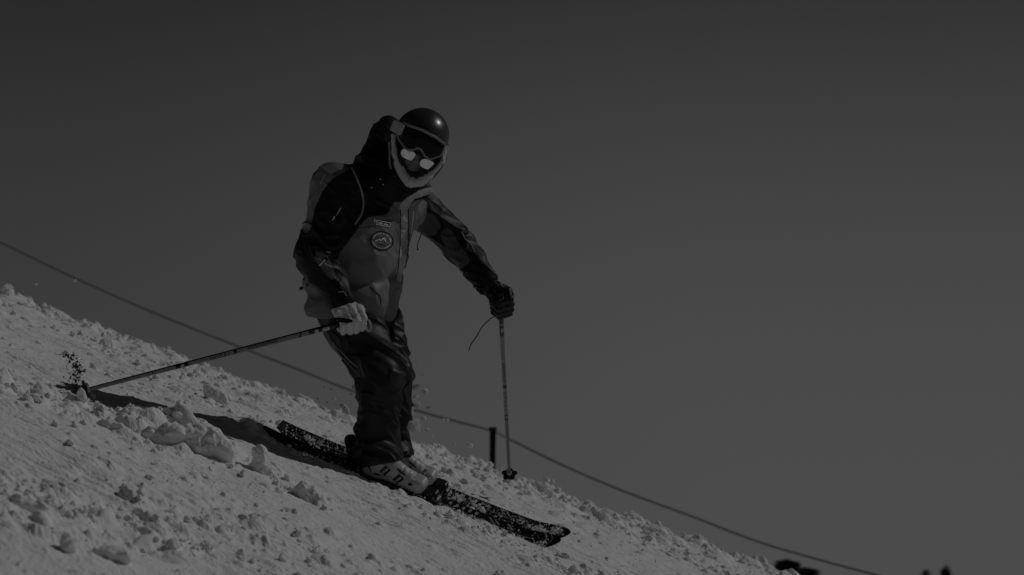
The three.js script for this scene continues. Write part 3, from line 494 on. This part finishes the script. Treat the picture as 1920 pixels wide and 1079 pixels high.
// pale face guard / neck warmer framing the lower face
{
  const spine = [[737, 256, 0.03], [739, 280, 0.052], [745, 305, 0.075], [755, 326, 0.09], [769, 341, 0.1], [786, 341, 0.104], [804, 330, 0.1], [820, 315, 0.088], [830, 300, 0.07], [834, 284, 0.05]].map(([x, y, z]) => { const q = onFace(x, y, z); return H(q[0], q[1], z); });
  const gc = new THREE.CatmullRomCurve3(spine).getPoints(28), guard = [];
  for (let i = 0; i < 28; i++) { const rr = (t) => 0.0105 + 0.0115 * Math.exp(-(((t - 0.45) / 0.2) ** 2)); guard.push(cone(gc[i], gc[i + 1], rr(i / 28), rr((i + 1) / 28))); }
  const guardF0 = union(guard, 0.004), guardF = (x, y, z) => guardF0(x, y, z) - 0.0026 * foldNoise(x, y, z, 12, 22, 8);
  part(skier, 'face_guard', mesher(guardF, ...bounds(gc, 0.045), 0.0035), mat(0.55, 0.85), 'pale cloth guard framing the lower face');
  const inner = spine.map((p, i) => p.clone().addScaledVector(HF, -0.018).lerp(H(0, -0.02, 0.04), 0.05)); part(skier, 'neck_warmer', tubeGeo(inner, (t) => 0.018 + 0.014 * Math.sin(Math.PI * t), 40, 10), mat(0.05, 0.9));
  const st = [[729, 258, 0.01], [731, 285, 0.02], [731, 308, 0.03], [738, 327, 0.05]].map(([x, y, z]) => { const q = onFace(x, y, z); return H(q[0], q[1], z); }); part(helmet, 'chin_strap', tubeGeo(st, 0.0055, 24, 7), mat(0.3, 0.7));
  const ear = onFace(731, 254, 0); part(helmet, 'ear_pad', placed(ballRound(new THREE.SphereGeometry(1, 18, 14), 0.05, 2, 2).scale(0.022, 0.034, 0.03), H(ear[0], ear[1], 0.0), HR, HU, HF), mat(0.03, 0.8));
}
console.log('head');

// ---------------------------------------------------------------- poles and hands
function hand(parent, name, c, axis, out, wrist, material, label, cuffDir) {
  const a = axis.clone().normalize(), o = out.clone().addScaledVector(a, -out.dot(a)).normalize(); let q = a.clone().cross(o); if (q.dot(wrist.clone().sub(c)) < 0) q.negate();
  const at = (s, deg, R) => c.clone().addScaledVector(a, s).addScaledVector(o, R * Math.cos(deg * Math.PI / 180)).addScaledVector(q, R * Math.sin(deg * Math.PI / 180));
  const fingers = [], palm = [], pts = [wrist]; const len = [0.96, 1.05, 1, 0.86];
  for (let i = 0; i < 4; i++) {
    const s = (1.5 - i) * 0.030, k = len[i], r = [0.0168, 0.0175, 0.0168, 0.0155][i];
    const K = at(s, 72, 0.050 * k), P = at(s, 4, 0.0475 * k), Dd = at(s * 0.97, -68, 0.040 * k), T = at(s * 0.95, -135, 0.034);
    fingers.push(union([cone(K, P, r * 1.05, r), cone(P, Dd, r, r * 0.93), cone(Dd, T, r * 0.93, r * 0.85)], 0.006)); pts.push(K, P, Dd, T);
    palm.push(cone(K, wrist.clone().addScaledVector(a, s * 0.5), 0.021, 0.027));
  }
  const palmF = union([...palm, cone(at(0.02, 100, 0.04), wrist, 0.03, 0.034), cone(at(-0.02, 100, 0.04), wrist, 0.028, 0.034), cone(wrist, wrist.clone().addScaledVector(cuffDir, 0.055), 0.034, 0.04)], 0.014);
  const tb = wrist.clone().lerp(at(0.05, 100, 0.03), 0.45).addScaledVector(a, 0.025), t1 = at(0.066, 130, 0.042), t2 = at(0.052, 205, 0.04), t3 = at(0.03, 250, 0.038);
  const thumb = union([cone(tb, t1, 0.024, 0.019), cone(t1, t2, 0.019, 0.017), cone(t2, t3, 0.017, 0.015)], 0.008); pts.push(t1, t2, t3, wrist.clone().addScaledVector(cuffDir, 0.06));
  const f = (x, y, z) => { let d = fingers[0](x, y, z); for (let i = 1; i < 4; i++) d = smin(d, fingers[i](x, y, z), 0.0035); d = smin(d, palmF(x, y, z), 0.010); d = smin(d, thumb(x, y, z), 0.007); return d - 0.0016 * foldNoise(x, y, z, 40, 30, 3) ; };
  const [mn, mx] = bounds(pts, 0.045); part(parent, name, mesher(f, mn, mx, 0.0034), material, label); return { f, at };
}
const tipR = W(126, 741, depthAt(126, 741) - 0.02), gripR = W(656, 603.5, 9.6);
const tipL = W(956, 908, 10.84), gripL = W(938, 570, 9.96);
const dirR = tipR.clone().sub(gripR).normalize(), dirL = tipL.clone().sub(gripL).normalize();
const gloveWhite = mat(0.62, 0.75), gloveBlack = new THREE.MeshPhysicalMaterial({ color: grey(0.012), roughness: 0.5, specularIntensity: 0.6 });
const wristR = W(641, 577, 9.64), wristL = W(915, 538, 9.985);
const hR = hand(skier, 'glove', gripR, dirR.clone().negate(), dirW(0.12, -0.12, 1), wristR, gloveWhite, 'pale glove with a black insert gripping the planted pole', J.re.clone().sub(J.rw).normalize());
const hL = hand(skier, 'glove', gripL, dirL.clone().negate(), dirW(0.75, 0.05, 0.65), wristL, gloveBlack, 'black glove holding the raised pole', J.le.clone().sub(J.lw).normalize());
{ const gl = skier.children.filter((c) => c.name === 'glove'); 
  patch(gl[0], 'black_insert', hR.f, 640, 601, 0.049, 0.0105, 0.10, canvasTex(8, 8, (x) => { x.fillStyle = '#0d0d0d'; x.fillRect(0, 0, 8, 8); }), 'black leather insert', 9.6, true);
  seam(gl[0], 'glove_seam', hR.f, [[624, 597], [645, 593], [662, 594], [674, 584]], 0.0014, mat(0.25), 9.6); seam(gl[0], 'glove_seam', hR.f, [[628, 610], [648, 608], [660, 600], [676, 585]], 0.0014, mat(0.3), 9.6);
  const cuffR = cone(wristR, J.rw, 0.052, 0.06), cc = J.re.clone().sub(J.rw).normalize();
  part(gl[0], 'cuff', mesher((x, y, z) => smax(cone(wristR.clone().addScaledVector(cc, 0.012), wristR.clone().addScaledVector(cc, 0.07), 0.046, 0.052)(x, y, z), -(half(wristR, cc)(x, y, z)) + 0.004, 0.008) - 0.002 * foldNoise(x, y, z, 50, 20, 9), ...bounds([wristR, wristR.clone().addScaledVector(cc, 0.07)], 0.07), 0.005), mat(0.01, 0.6));
  const cl = J.le.clone().sub(J.lw).normalize();
  part(gl[1], 'cuff', mesher((x, y, z) => smax(cone(wristL.clone().addScaledVector(cl, 0.0), wristL.clone().addScaledVector(cl, 0.11), 0.047, 0.054)(x, y, z), -(half(wristL, cl)(x, y, z)) - 0.012, 0.01) - 0.004 * foldNoise(x, y, z, 45, 12, 5), ...bounds([wristL, wristL.clone().addScaledVector(cl, 0.11)], 0.07), 0.005), mat(0.01, 0.6));
  seam(gl[1], 'knuckle_guard_edge', hL.f, [[928, 533], [938, 534], [945, 546], [943, 560], [934, 566]], 0.0018, mat(0.12, 0.4), 9.9);
}
function poleTexture(draw) { return canvasTex(2048, 128, draw); }
function skiPole(label, grip, tip, side, tex, r0, r1, spin) {
  const ax = tip.clone().sub(grip).normalize(), L = tip.distanceTo(grip), o = side.clone().addScaledVector(ax, -side.dot(ax)).normalize(), b = ax.clone().cross(o), top = grip.clone().addScaledVector(ax, -0.095);
  const t = thing('ski_pole', label, 'ski pole', tip.clone());
  const along = (s) => grip.clone().addScaledVector(ax, s);
  const tubeAt = (s0, s1, ra, rb, seg = 20) => { const g = new THREE.CylinderGeometry(ra, rb, s1 - s0, seg, 8, false); { const u = g.attributes.uv; for (let i = 0; i < u.count; i++) u.setXY(i, 1 - u.getY(i), (u.getX(i) + spin) % 1.0001); } return placed(g, along((s0 + s1) / 2), o, ax.clone().negate(), o.clone().cross(ax.clone().negate())); };
  const shaft = part(t, 'shaft', tubeAt(0.06, L - 0.035, r0, r1, 28), new THREE.MeshPhysicalMaterial({ map: tex, roughness: 0.32, specularIntensity: 0.7, clearcoat: 0.4, clearcoatRoughness: 0.2 }));
  part(t, 'grip', tubeGeo([along(-0.085), along(-0.07), along(-0.03), along(0.02), along(0.06), along(0.085)], (q) => 0.0155 + 0.006 * Math.exp(-((q / 0.12) ** 2)) + 0.0015 * Math.cos(q * 34) - 0.004 * q, 40, 14), mat(0.03, 0.7));
  part(t, 'tip', placed(new THREE.ConeGeometry(0.0052, 0.05, 12).rotateX(Math.PI), along(L - 0.022), o, ax.clone().negate().negate().negate(), o.clone().cross(ax.clone().negate())), mat(0.45, 0.35, { metalness: 0.7 }));
  // five-lobed basket
  const sh = new THREE.Shape(); for (let i = 0; i <= 80; i++) { const a = i / 80 * 2 * Math.PI, r = 0.0325 + 0.0055 * Math.cos(5 * a + 0.6); const x = r * Math.cos(a), y = r * Math.sin(a); if (i) sh.lineTo(x, y); else sh.moveTo(x, y); }
  for (let k = 0; k < 5; k++) { const a = (k + 0.5) * 2 * Math.PI / 5, h = new THREE.Path(); h.absarc(0.019 * Math.cos(a), 0.019 * Math.sin(a), 0.0042, 0, 2 * Math.PI, true); if (k === 3) sh.holes.push(h); }
  const bg = new THREE.ExtrudeGeometry(sh, { depth: 0.004, bevelEnabled: true, bevelThickness: 0.0015, bevelSize: 0.0015, bevelSegments: 2, curveSegments: 8 });
  part(t, 'basket', placed(bg, along(L - 0.075), o, b, ax), mat(0.008, 0.6));
  part(t, 'basket_collar', tubeAt(L - 0.09, L - 0.06, r1 + 0.0045, r1 + 0.0035, 16), mat(0.45, 0.5));
  return { t, along, ax, o, b };
}
const poleTexL = poleTexture((x, w, h) => {   // runs from grip (left) to tip (right); seen from the front the left side of the shaft is the lower part of this print
  x.fillStyle = '#7d7d7d'; x.fillRect(0, 0, w, h); x.fillStyle = '#1b1b1b'; x.fillRect(0, 0, 250, h); x.fillStyle = '#9a9a9a'; x.fillRect(112, 0, 10, h); x.fillRect(160, 84, 46, 26); x.fillStyle = '#101010'; x.fillRect(830, 0, 40, h); x.fillRect(1200, 0, 66, h); x.fillStyle = '#686868'; x.fillRect(1266, 0, 800, h); x.fillStyle = '#a0a0a0'; x.fillRect(1215, 90, 30, 18);
  x.fillStyle = '#0a0a0a'; x.textBaseline = 'middle'; x.font = 'bold 44px sans-serif'; for (const y of [40, 104]) { x.save(); x.translate(800, y); x.rotate(Math.PI); x.fillText('ROSSIGNOL', 0, 0, 440); x.restore(); }
  x.strokeStyle = '#222'; x.lineWidth = 7; for (let k = 0; k < 4; k++) { x.beginPath(); x.moveTo(890 + k * 56, 0); x.lineTo(940 + k * 50, h); x.stroke(); } x.fillStyle = '#2a2a2a'; x.fillRect(1130, 0, 6, h);
});
const poleTexR = poleTexture((x, w, h) => {   // the dark stripe lies along the upper side
  x.fillStyle = '#7f7f7f'; x.fillRect(0, 0, w, h); x.fillStyle = '#080808'; x.fillRect(0, 101, w, 27); x.fillRect(0, 0, w, 36); x.fillStyle = '#2c2c2c'; x.fillRect(0, 36, 240, 65); x.fillStyle = '#b5b5b5'; x.fillRect(70, 60, 60, 34); x.fillRect(160, 56, 30, 40); x.fillStyle = '#101010'; x.fillRect(1195, 36, 100, 66); x.fillRect(815, 36, 26, 66); x.fillRect(1470, 36, 6, 66); x.fillStyle = '#b0b0b0'; x.beginPath(); x.arc(1245, 80, 16, 0, 7); x.fill();
  const word = (str, cx, cy, font, wide) => { x.save(); x.translate(cx, cy); x.rotate(Math.PI); x.font = font; x.textBaseline = 'middle'; x.textAlign = 'center'; x.fillStyle = '#0a0a0a'; x.fillText(str, 0, 0, wide); x.restore(); };
  word('ROSSIGNOL', 610, 92, 'bold 44px sans-serif', 400); word('\\WOA/', 960, 76, 'italic bold 50px sans-serif', 230); x.save(); x.translate(330, 34); x.rotate(0.5); x.fillStyle = '#0a0a0a'; x.fillRect(0, 0, 14, 90); x.restore();
});
const pR = skiPole('ski pole reaching back to the left, its basket planted in the snow', gripR, tipR, dirW(0, 0.3, 1), poleTexR, 0.0128, 0.0084, 0);
const pL = skiPole('ski pole hanging upright from the black glove with its basket in the air', gripL, tipL, dirW(0.3, 0, 1), poleTexL, 0.0112, 0.0078, 0);
{ const a = pL.along(0.07); part(pL.t, 'wrist_strap', tubeGeo([a, W(921, 597, 9.97), W(905, 612, 9.98), W(893, 632, 9.98), W(882, 648, 9.98), W(879, 658, 9.98)], 0.0022, 30, 6), cordMat, 'loose thin strap end');
  const g = pR.along(-0.075); part(pR.t, 'wrist_strap', tubeGeo([g, W(691, 600, 9.62), W(695, 612, 9.63), W(692, 622, 9.63), W(686, 612, 9.62), g.clone().add(dirW(0, -1, 0).multiplyScalar(0.006))], 0.0055, 30, 6), mat(0.4, 0.8)); }
console.log('hands');

// ---------------------------------------------------------------- skis, bindings and boots
const groundN = V(0.358, 1, 0.056).normalize();
const skiTex = canvasTex(2048, 256, (x, w, h) => {
  x.fillStyle = '#141414'; x.fillRect(0, 0, w, h); x.fillStyle = '#2a2a2a'; x.fillRect(0, 18, 900, 60); x.fillStyle = '#3a3a3a'; x.fillRect(1200, 30, 600, 34); x.fillStyle = '#8a8a8a'; x.fillRect(1240, 120, 640, 9); x.fillRect(40, 118, 500, 7);
  x.fillStyle = '#0a0a0a'; x.fillRect(1500, 70, 420, 46); x.strokeStyle = '#9a9a9a'; x.lineWidth = 10; x.beginPath(); x.moveTo(1930, 6); x.quadraticCurveTo(1985, 128, 1930, 250); x.stroke(); x.lineWidth = 5; x.beginPath(); x.moveTo(1965, 6); x.quadraticCurveTo(2020, 128, 1965, 250); x.stroke();
  x.fillStyle = '#9d9d9d'; x.font = 'italic bold 90px sans-serif'; x.textBaseline = 'middle'; x.fillText('//  Z', 1560, 190, 300); for (let k = 0; k < 5; k++) x.fillRect(1300 + k * 44, 170, 18, 60);
});
function makeSki(label, span, roll, lift) {
  const A = span.a.clone(), B = span.b.clone(), tv = B.clone().sub(A), L = tv.length(); tv.normalize();
  let n = groundN.clone().addScaledVector(tv, -groundN.dot(tv)).normalize(); n.applyAxisAngle(tv, roll); const s = n.clone().cross(tv).normalize();   // s points away from the camera
  const T = tv.clone().applyAxisAngle(XAX, TILT), N = n.clone().applyAxisAngle(XAX, TILT), S = s.clone().applyAxisAngle(XAX, TILT);
  const base = viewToWorld(A.clone()).addScaledVector(dirW(0, 1, 0), lift);
  const P = (a, sd, u) => base.clone().addScaledVector(T, a).addScaledVector(S, sd).addScaledVector(N, u);
  const o = thing('ski', label, 'ski', P(L / 2, 0, 0), 'pair of skis under the skier');
  const n1 = 90, n2 = 6, build = (uo, topOnly) => { const pos = [], uv = [], id = [];
    for (let i = 0; i <= n1; i++) { const q = i / n1; let w = 0.043 + 0.026 * Math.pow(Math.abs(q - 0.45) / 0.55, 2) ; if (q > 0.9) w *= Math.pow(Math.max(0.02, 1 - ((q - 0.9) / 0.1) ** 2.4), 0.6); if (q < 0.03) w *= 0.85 + 5 * q; const up = 0.055 * Math.pow(Math.max(0, (q - 0.86) / 0.14), 2) + 0.012 * Math.pow(Math.max(0, (0.06 - q) / 0.06), 2), th = 0.006 + 0.010 * Math.exp(-(((q - 0.45) / 0.25) ** 2));
      const row = topOnly ? [[-1, th], [-0.5, th + 0.001], [0, th + 0.0015], [0.5, th + 0.001], [1, th]] : [[-1, th - 0.001], [-1, 0], [1, 0], [1, th - 0.001]];
      for (const [k, u] of row) { pos.push(...P(q * L, k * w, u + up + uo).toArray()); uv.push(q, 0.5 - k * 0.5); } }
    const m = topOnly ? 5 : 4; for (let i = 0; i < n1; i++) for (let j = 0; j < m - 1; j++) { const a = i * m + j; id.push(a, a + m, a + 1, a + 1, a + m, a + m + 1); }
    const g = new THREE.BufferGeometry(); g.setAttribute('position', new THREE.Float32BufferAttribute(pos, 3)); g.setAttribute('uv', new THREE.Float32BufferAttribute(uv, 2)); g.setIndex(id); g.computeVertexNormals(); return g; };
  part(o, 'topsheet', build(0, true), new THREE.MeshPhysicalMaterial({ map: skiTex, roughness: 0.35, specularIntensity: 0.6, side: THREE.DoubleSide }), 'dark topsheet with pale graphics');
  part(o, 'base_and_edges', build(0, false), new THREE.MeshPhysicalMaterial({ color: grey(0.05), roughness: 0.35, metalness: 0.3, side: THREE.DoubleSide }));
  return { o, P, T, N, S, L };
}
const skiR = makeSki('nearer ski, its lower edge buried in loose snow', nearSki, 0.50, 0.030);
const skiL = makeSki('farther ski, its tip showing beyond the nearer one', farSki, 0.50, 0.026);
function rbox(x, y, z, r, f) { // rounded box field in a frame {o, T, N, S}
  return (px, py, pz) => { const a = px - f.o.x, b = py - f.o.y, c = pz - f.o.z, u = Math.abs(a * f.T.x + b * f.T.y + c * f.T.z) - x + r, v = Math.abs(a * f.N.x + b * f.N.y + c * f.N.z) - y + r, w = Math.abs(a * f.S.x + b * f.S.y + c * f.S.z) - z + r; return Math.hypot(Math.max(u, 0), Math.max(v, 0), Math.max(w, 0)) + Math.min(0, Math.max(u, v, w)) - r; };
}
const bindBlack = mat(0.012, 0.4, { specularIntensity: 0.6 }), ringMat = mat(0.65, 0.4), bootMat = new THREE.MeshPhysicalMaterial({ color: grey(0.46), roughness: 0.4, specularIntensity: 0.5 });
function bindingAndBoot(ski, heelPx, ankle, knee, bootLabel, whichDir) {
  // heel distance along the ski from the photo column
  let a0 = 0, best = 1e9; for (let a = 0; a < ski.L; a += 0.004) { const p = ski.P(a, 0, 0.05).sub(CAM).applyAxisAngle(XAX, -TILT), px = 960 + FOCAL * p.x / -p.z; if (Math.abs(px - heelPx) < best) { best = Math.abs(px - heelPx); a0 = a; } }
  const K = 0.9, F = (a, s, u) => ski.P(a0 + a * K, s, u - 0.014), fr = (a, s, u) => ({ o: F(a, s, u), T: ski.T, N: ski.N, S: ski.S }), pts = (list, pad) => bounds(list, pad);
  // binding
  const toe = union([rbox(0.055, 0.016, 0.03, 0.012, fr(0.335, 0, 0.035)), rbox(0.03, 0.022, 0.026, 0.012, fr(0.345, 0, 0.055)), rbox(0.05, 0.008, 0.034, 0.006, fr(0.32, 0, 0.022))], 0.008);
  const tb = part(ski.o, 'toe_binding', mesher(toe, ...pts([F(0.25, -0.04, 0), F(0.42, 0.04, 0.09)], 0.03), 0.004), bindBlack);
  for (const s of [-0.027]) part(tb, 'lever_ring', placed(new THREE.TorusGeometry(0.018, 0.0048, 8, 24), F(0.348, s - 0.002, 0.064), ski.T, ski.N, ski.S), ringMat);
  const heel = union([rbox(0.05, 0.02, 0.028, 0.012, fr(-0.05, 0, 0.038)), rbox(0.022, 0.03, 0.024, 0.012, fr(-0.045, 0, 0.06)), rbox(0.03, 0.008, 0.026, 0.006, fr(-0.09, 0, 0.05))], 0.008);
  const hb = part(ski.o, 'heel_binding', mesher(heel, ...pts([F(-0.13, -0.04, 0), F(0.02, 0.04, 0.1)], 0.03), 0.004), bindBlack);
  part(hb, 'dial', placed(new THREE.TorusGeometry(0.011, 0.005, 8, 20), F(-0.045, -0.027, 0.068), ski.T, ski.N, ski.S), ringMat);
  // boot
  const shin = knee.clone().sub(ankle).normalize();
  const A = ankle.clone().lerp(F(0.08, 0, 0.13), 0.5), C = ankle.clone().addScaledVector(shin, 0.10);
  const shell = union([rbox(0.135, 0.026, 0.043, 0.022, fr(0.15, 0, 0.078)), rbox(0.044, 0.027, 0.038, 0.02, fr(0.262, 0, 0.080)), rbox(0.05, 0.046, 0.042, 0.028, fr(0.045, 0, 0.096)), cone(F(0.09, 0, 0.128), F(0.21, 0, 0.098), 0.043, 0.031), cone(F(0.06, 0, 0.10), A, 0.05, 0.055), cone(A, C, 0.057, 0.052)], 0.022);
  const flap = union([cone(F(0.075, -0.008, 0.12), F(0.19, -0.008, 0.10), 0.048, 0.037)], 0.01), cuffShell = union([cone(F(0.055, 0, 0.11), A, 0.056, 0.056), cone(A, C, 0.056, 0.05)], 0.02), cuffCut = half(F(0.075, 0, 0.105), ski.N.clone().multiplyScalar(-1).addScaledVector(ski.T, 0.15).normalize());
  const flapCut = half(F(0, -0.003, 0), ski.S);
  const f = (x, y, z) => {
    let d = shell(x, y, z); const p = V(x, y, z).sub(F(0, 0, 0)), t = p.dot(ski.T), u = p.dot(ski.N), w = p.dot(ski.S);
    d = Math.min(d, smax(flap(x, y, z), flapCut(x, y, z), 0.003)); d = Math.min(d, smax(cuffShell(x, y, z), cuffCut(x, y, z), 0.004));
    d += 0.003 * Math.exp(-(((u - 0.09 - 0.12 * Math.sin(t * 16)) / 0.0035) ** 2)) + 0.0025 * Math.exp(-(((t - 0.225 + 0.35 * (u - 0.1)) / 0.0035) ** 2)) + 0.002 * noise(x * 22, y * 22, z * 22);
    return d - 0.004 * Math.exp(-(((t - 0.15) / 0.03) ** 2 + ((u - 0.075) / 0.012) ** 2)) * (w < 0 ? 1 : 0.5);
  };
  const bt = part(skier, 'ski_boot', mesher(f, ...pts([F(-0.02, -0.07, 0.03), F(0.31, 0.07, 0.1), F(0.1, -0.06, 0.2), F(0.3, -0.06, 0.12), C, A], 0.08), 0.004), bootMat, bootLabel);
  part(bt, 'sole', mesher(union([rbox(0.147, 0.011, 0.035, 0.006, fr(0.15, 0, 0.047)), rbox(0.026, 0.014, 0.033, 0.006, fr(0.29, 0, 0.05))], 0.01), ...pts([F(-0.02, -0.05, 0.03), F(0.33, 0.05, 0.07)], 0.025), 0.004), mat(0.05, 0.7));
  const bs = (x, y, z) => f(x, y, z);
  const press = (t, u) => { const hit = F(t, -0.085, u); for (let k = 0; k < 60 && f(hit.x, hit.y, hit.z) > 0.001; k++) hit.addScaledVector(ski.S, 0.0015); return hit; };
  for (const [t, u, tilt] of [[0.115, 0.12, 1.05], [0.185, 0.098, 1.0]]) { // ladder buckles across the near side
    const d = ski.T.clone().multiplyScalar(Math.cos(tilt)).addScaledVector(ski.N, Math.sin(tilt)), e = d.clone().cross(ski.S).normalize(), hit = press(t, u), geos = [], w = e.clone().cross(d);
    for (const off of [-0.012, 0.012]) geos.push(placed(new THREE.CapsuleGeometry(0.0036, 0.044, 4, 8), hit.clone().addScaledVector(e, off), e, d, w));
    for (let k = -2; k <= 2; k++) geos.push(placed(new THREE.CapsuleGeometry(0.0026, 0.022, 3, 6), hit.clone().addScaledVector(d, k * 0.009), d, e, d.clone().cross(e)));
    part(bt, 'buckle', mergeGeometries(geos), mat(0.03, 0.35, { metalness: 0.3 }), 'dark ladder buckle'); part(bt, 'buckle_lever', placed(new THREE.CapsuleGeometry(0.0045, 0.03, 4, 8), hit.clone().addScaledVector(ski.S, -0.006), e, d, w), mat(0.5, 0.3, { metalness: 0.6 }));
  }
  for (const [t0, u0, t1, u1, wd] of [[0.165, 0.138, 0.215, 0.118, 0.0055], [0.235, 0.09, 0.262, 0.098, 0.007], [0.06, 0.088, 0.1, 0.084, 0.004], [0.02, 0.12, 0.05, 0.085, 0.004]]) { // dark vents and slots
    const p = [0, 0.33, 0.67, 1].map((k) => press(t0 + (t1 - t0) * k, u0 + (u1 - u0) * k)); part(bt, 'slot', tubeGeo(p, (q) => wd * (0.35 + 0.65 * Math.sin(Math.PI * q)), 16, 8), mat(0.012, 0.6), 'dark slot in the shell');
  }
  return { F, C };
}
const bR = bindingAndBoot(skiR, 686, J.ra, J.rk, 'pale nearer ski boot with dark buckles');
const bL = bindingAndBoot(skiL, 708, J.la, J.lk, 'pale farther ski boot, dusted with snow');
{ // boot spoiler rising behind the right calf
  const a = W(668, 872, 9.8), b = W(656, 826, 9.83);
  part(skier, 'boot_spoiler', mesher(union([cone(a, b, 0.024, 0.026), cone(a.clone().add(dirW(0.3, 0, -1).multiplyScalar(0.03)), b.clone().add(dirW(0.3, 0, -1).multiplyScalar(0.035)), 0.022, 0.024)], 0.02), ...bounds([a, b], 0.08), 0.005), mat(0.014, 0.55));
}
// snow thrown up by the skis
crumbField('ski_spray', 'grains of snow sprayed along the skis and boots', 3400, () => {
  const near = rnd() < 0.7, s = near ? skiR : skiL, a = s.L * (0.02 + 0.95 * Math.pow(rnd(), 0.85)), sd = near ? -0.03 - 0.14 * rnd() : -0.05 + 0.09 * rnd();
  const r = 0.0010 + 0.0030 * Math.pow(rnd(), 3); return [s.P(a, sd, 0.014 + 0.06 * Math.pow(rnd(), 3) + (sd < -0.07 ? -0.010 : 0.002) + 0.05 * Math.pow(Math.max(0, (a / s.L - 0.86) / 0.14), 2)), r];
}, crumbMat);
const heaps = [[0, 0.10, 30], [0, 0.17, 26], [0, 0.28, 12], [0, 0.64, 40], [0, 0.69, 46], [0, 0.74, 40], [0, 0.80, 34], [0, 0.86, 26], [1, 0.12, 16], [1, 0.62, 26], [1, 0.7, 16], [1, 0.9, 20], [1, 0.95, 14]], heapList = heaps.flatMap(([k, c, n]) => Array.from({ length: n }, () => [k, c]));
crumbField('snow_on_skis', 'clumps of snow lying on the skis', heapList.length, (i) => {
  const [k, c] = heapList[i], s = k ? skiL : skiR, a = s.L * (c + 0.035 * (rnd() + rnd() - 1)); const e = rnd() + rnd() - 1, r = 0.003 + 0.010 * Math.pow(rnd(), 1.8);
  return [s.P(a, (k ? -0.01 : -0.042) + 0.03 * e, 0.010 + r * 0.25 + 0.05 * Math.pow(Math.max(0, (a / s.L - 0.86) / 0.14), 2)), r];
}, crumbMat);
crumbField('boot_snow', 'snow grains stuck to the boots', 260, () => { const b = rnd() < 0.5 ? bR : bL; return [b.F(0.02 + 0.28 * rnd(), -0.05 + 0.1 * rnd(), 0.07 + 0.045 * rnd()), 0.0018 + 0.004 * rnd() * rnd()]; }, crumbMat);
{ // lumps flying past the legs, as in the photograph
  const list = [[664, 726, 3.5], [651, 757, 2], [635, 743, 1.8], [627, 749, 1.8], [645, 763, 5], [648, 768, 6], [652, 776, 2.2], [595, 748, 1.5], [607, 727, 1.4], [620, 731, 1.3], [630, 758, 1.7], [657, 740, 1.5], [780, 726, 4.5], [797, 735, 5], [778, 746, 3.5], [782, 760, 5], [771, 772, 5], [803, 765, 2], [794, 785, 3.2], [774, 800, 9], [784, 806, 3], [801, 808, 2.2], [806, 809, 1.8], [838, 789, 3.5], [811, 819, 2], [880, 836, 4.5], [833, 788, 2.5], [852, 834, 2], [810, 671, 1.4], [793, 703, 1.5], [787, 684, 1.3], [822, 838, 1.6], [787, 797, 2], [140, 527, 2], [67, 533, 1.6], [110, 581, 1.4], [600, 762, 1.6], [612, 755, 1.3], [770, 815, 2], [795, 832, 1.8]];
  crumbField('flying_snow', 'bits of snow flying past the legs of the skier', list.length, (i) => { const [x, y, r] = list[i], d = 9.7 + 0.6 * hash(i, 3, 1); return [W(x, y, d), r / FOCAL * d * 1.35]; }, flakeMat);
  crumbField('pole_spray', 'snow grains kicked up by the planted pole basket, coloured dark for shade', 330, () => { const h = Math.pow(rnd(), 1.7), d = depthAt(135, 742) + 0.12 * (rnd() - 0.5); return [W(140 - 8 * h * Math.sin(h * 9) + (rnd() + rnd() - 1) * (10 + 22 * rnd() * rnd()), 740 - 80 * h, d), 0.0012 + 0.0048 * Math.pow(rnd(), 2.5)]; }, shadedSnowMat);
}
console.log('done', scene.children.length);
renderer.render(scene, camera);
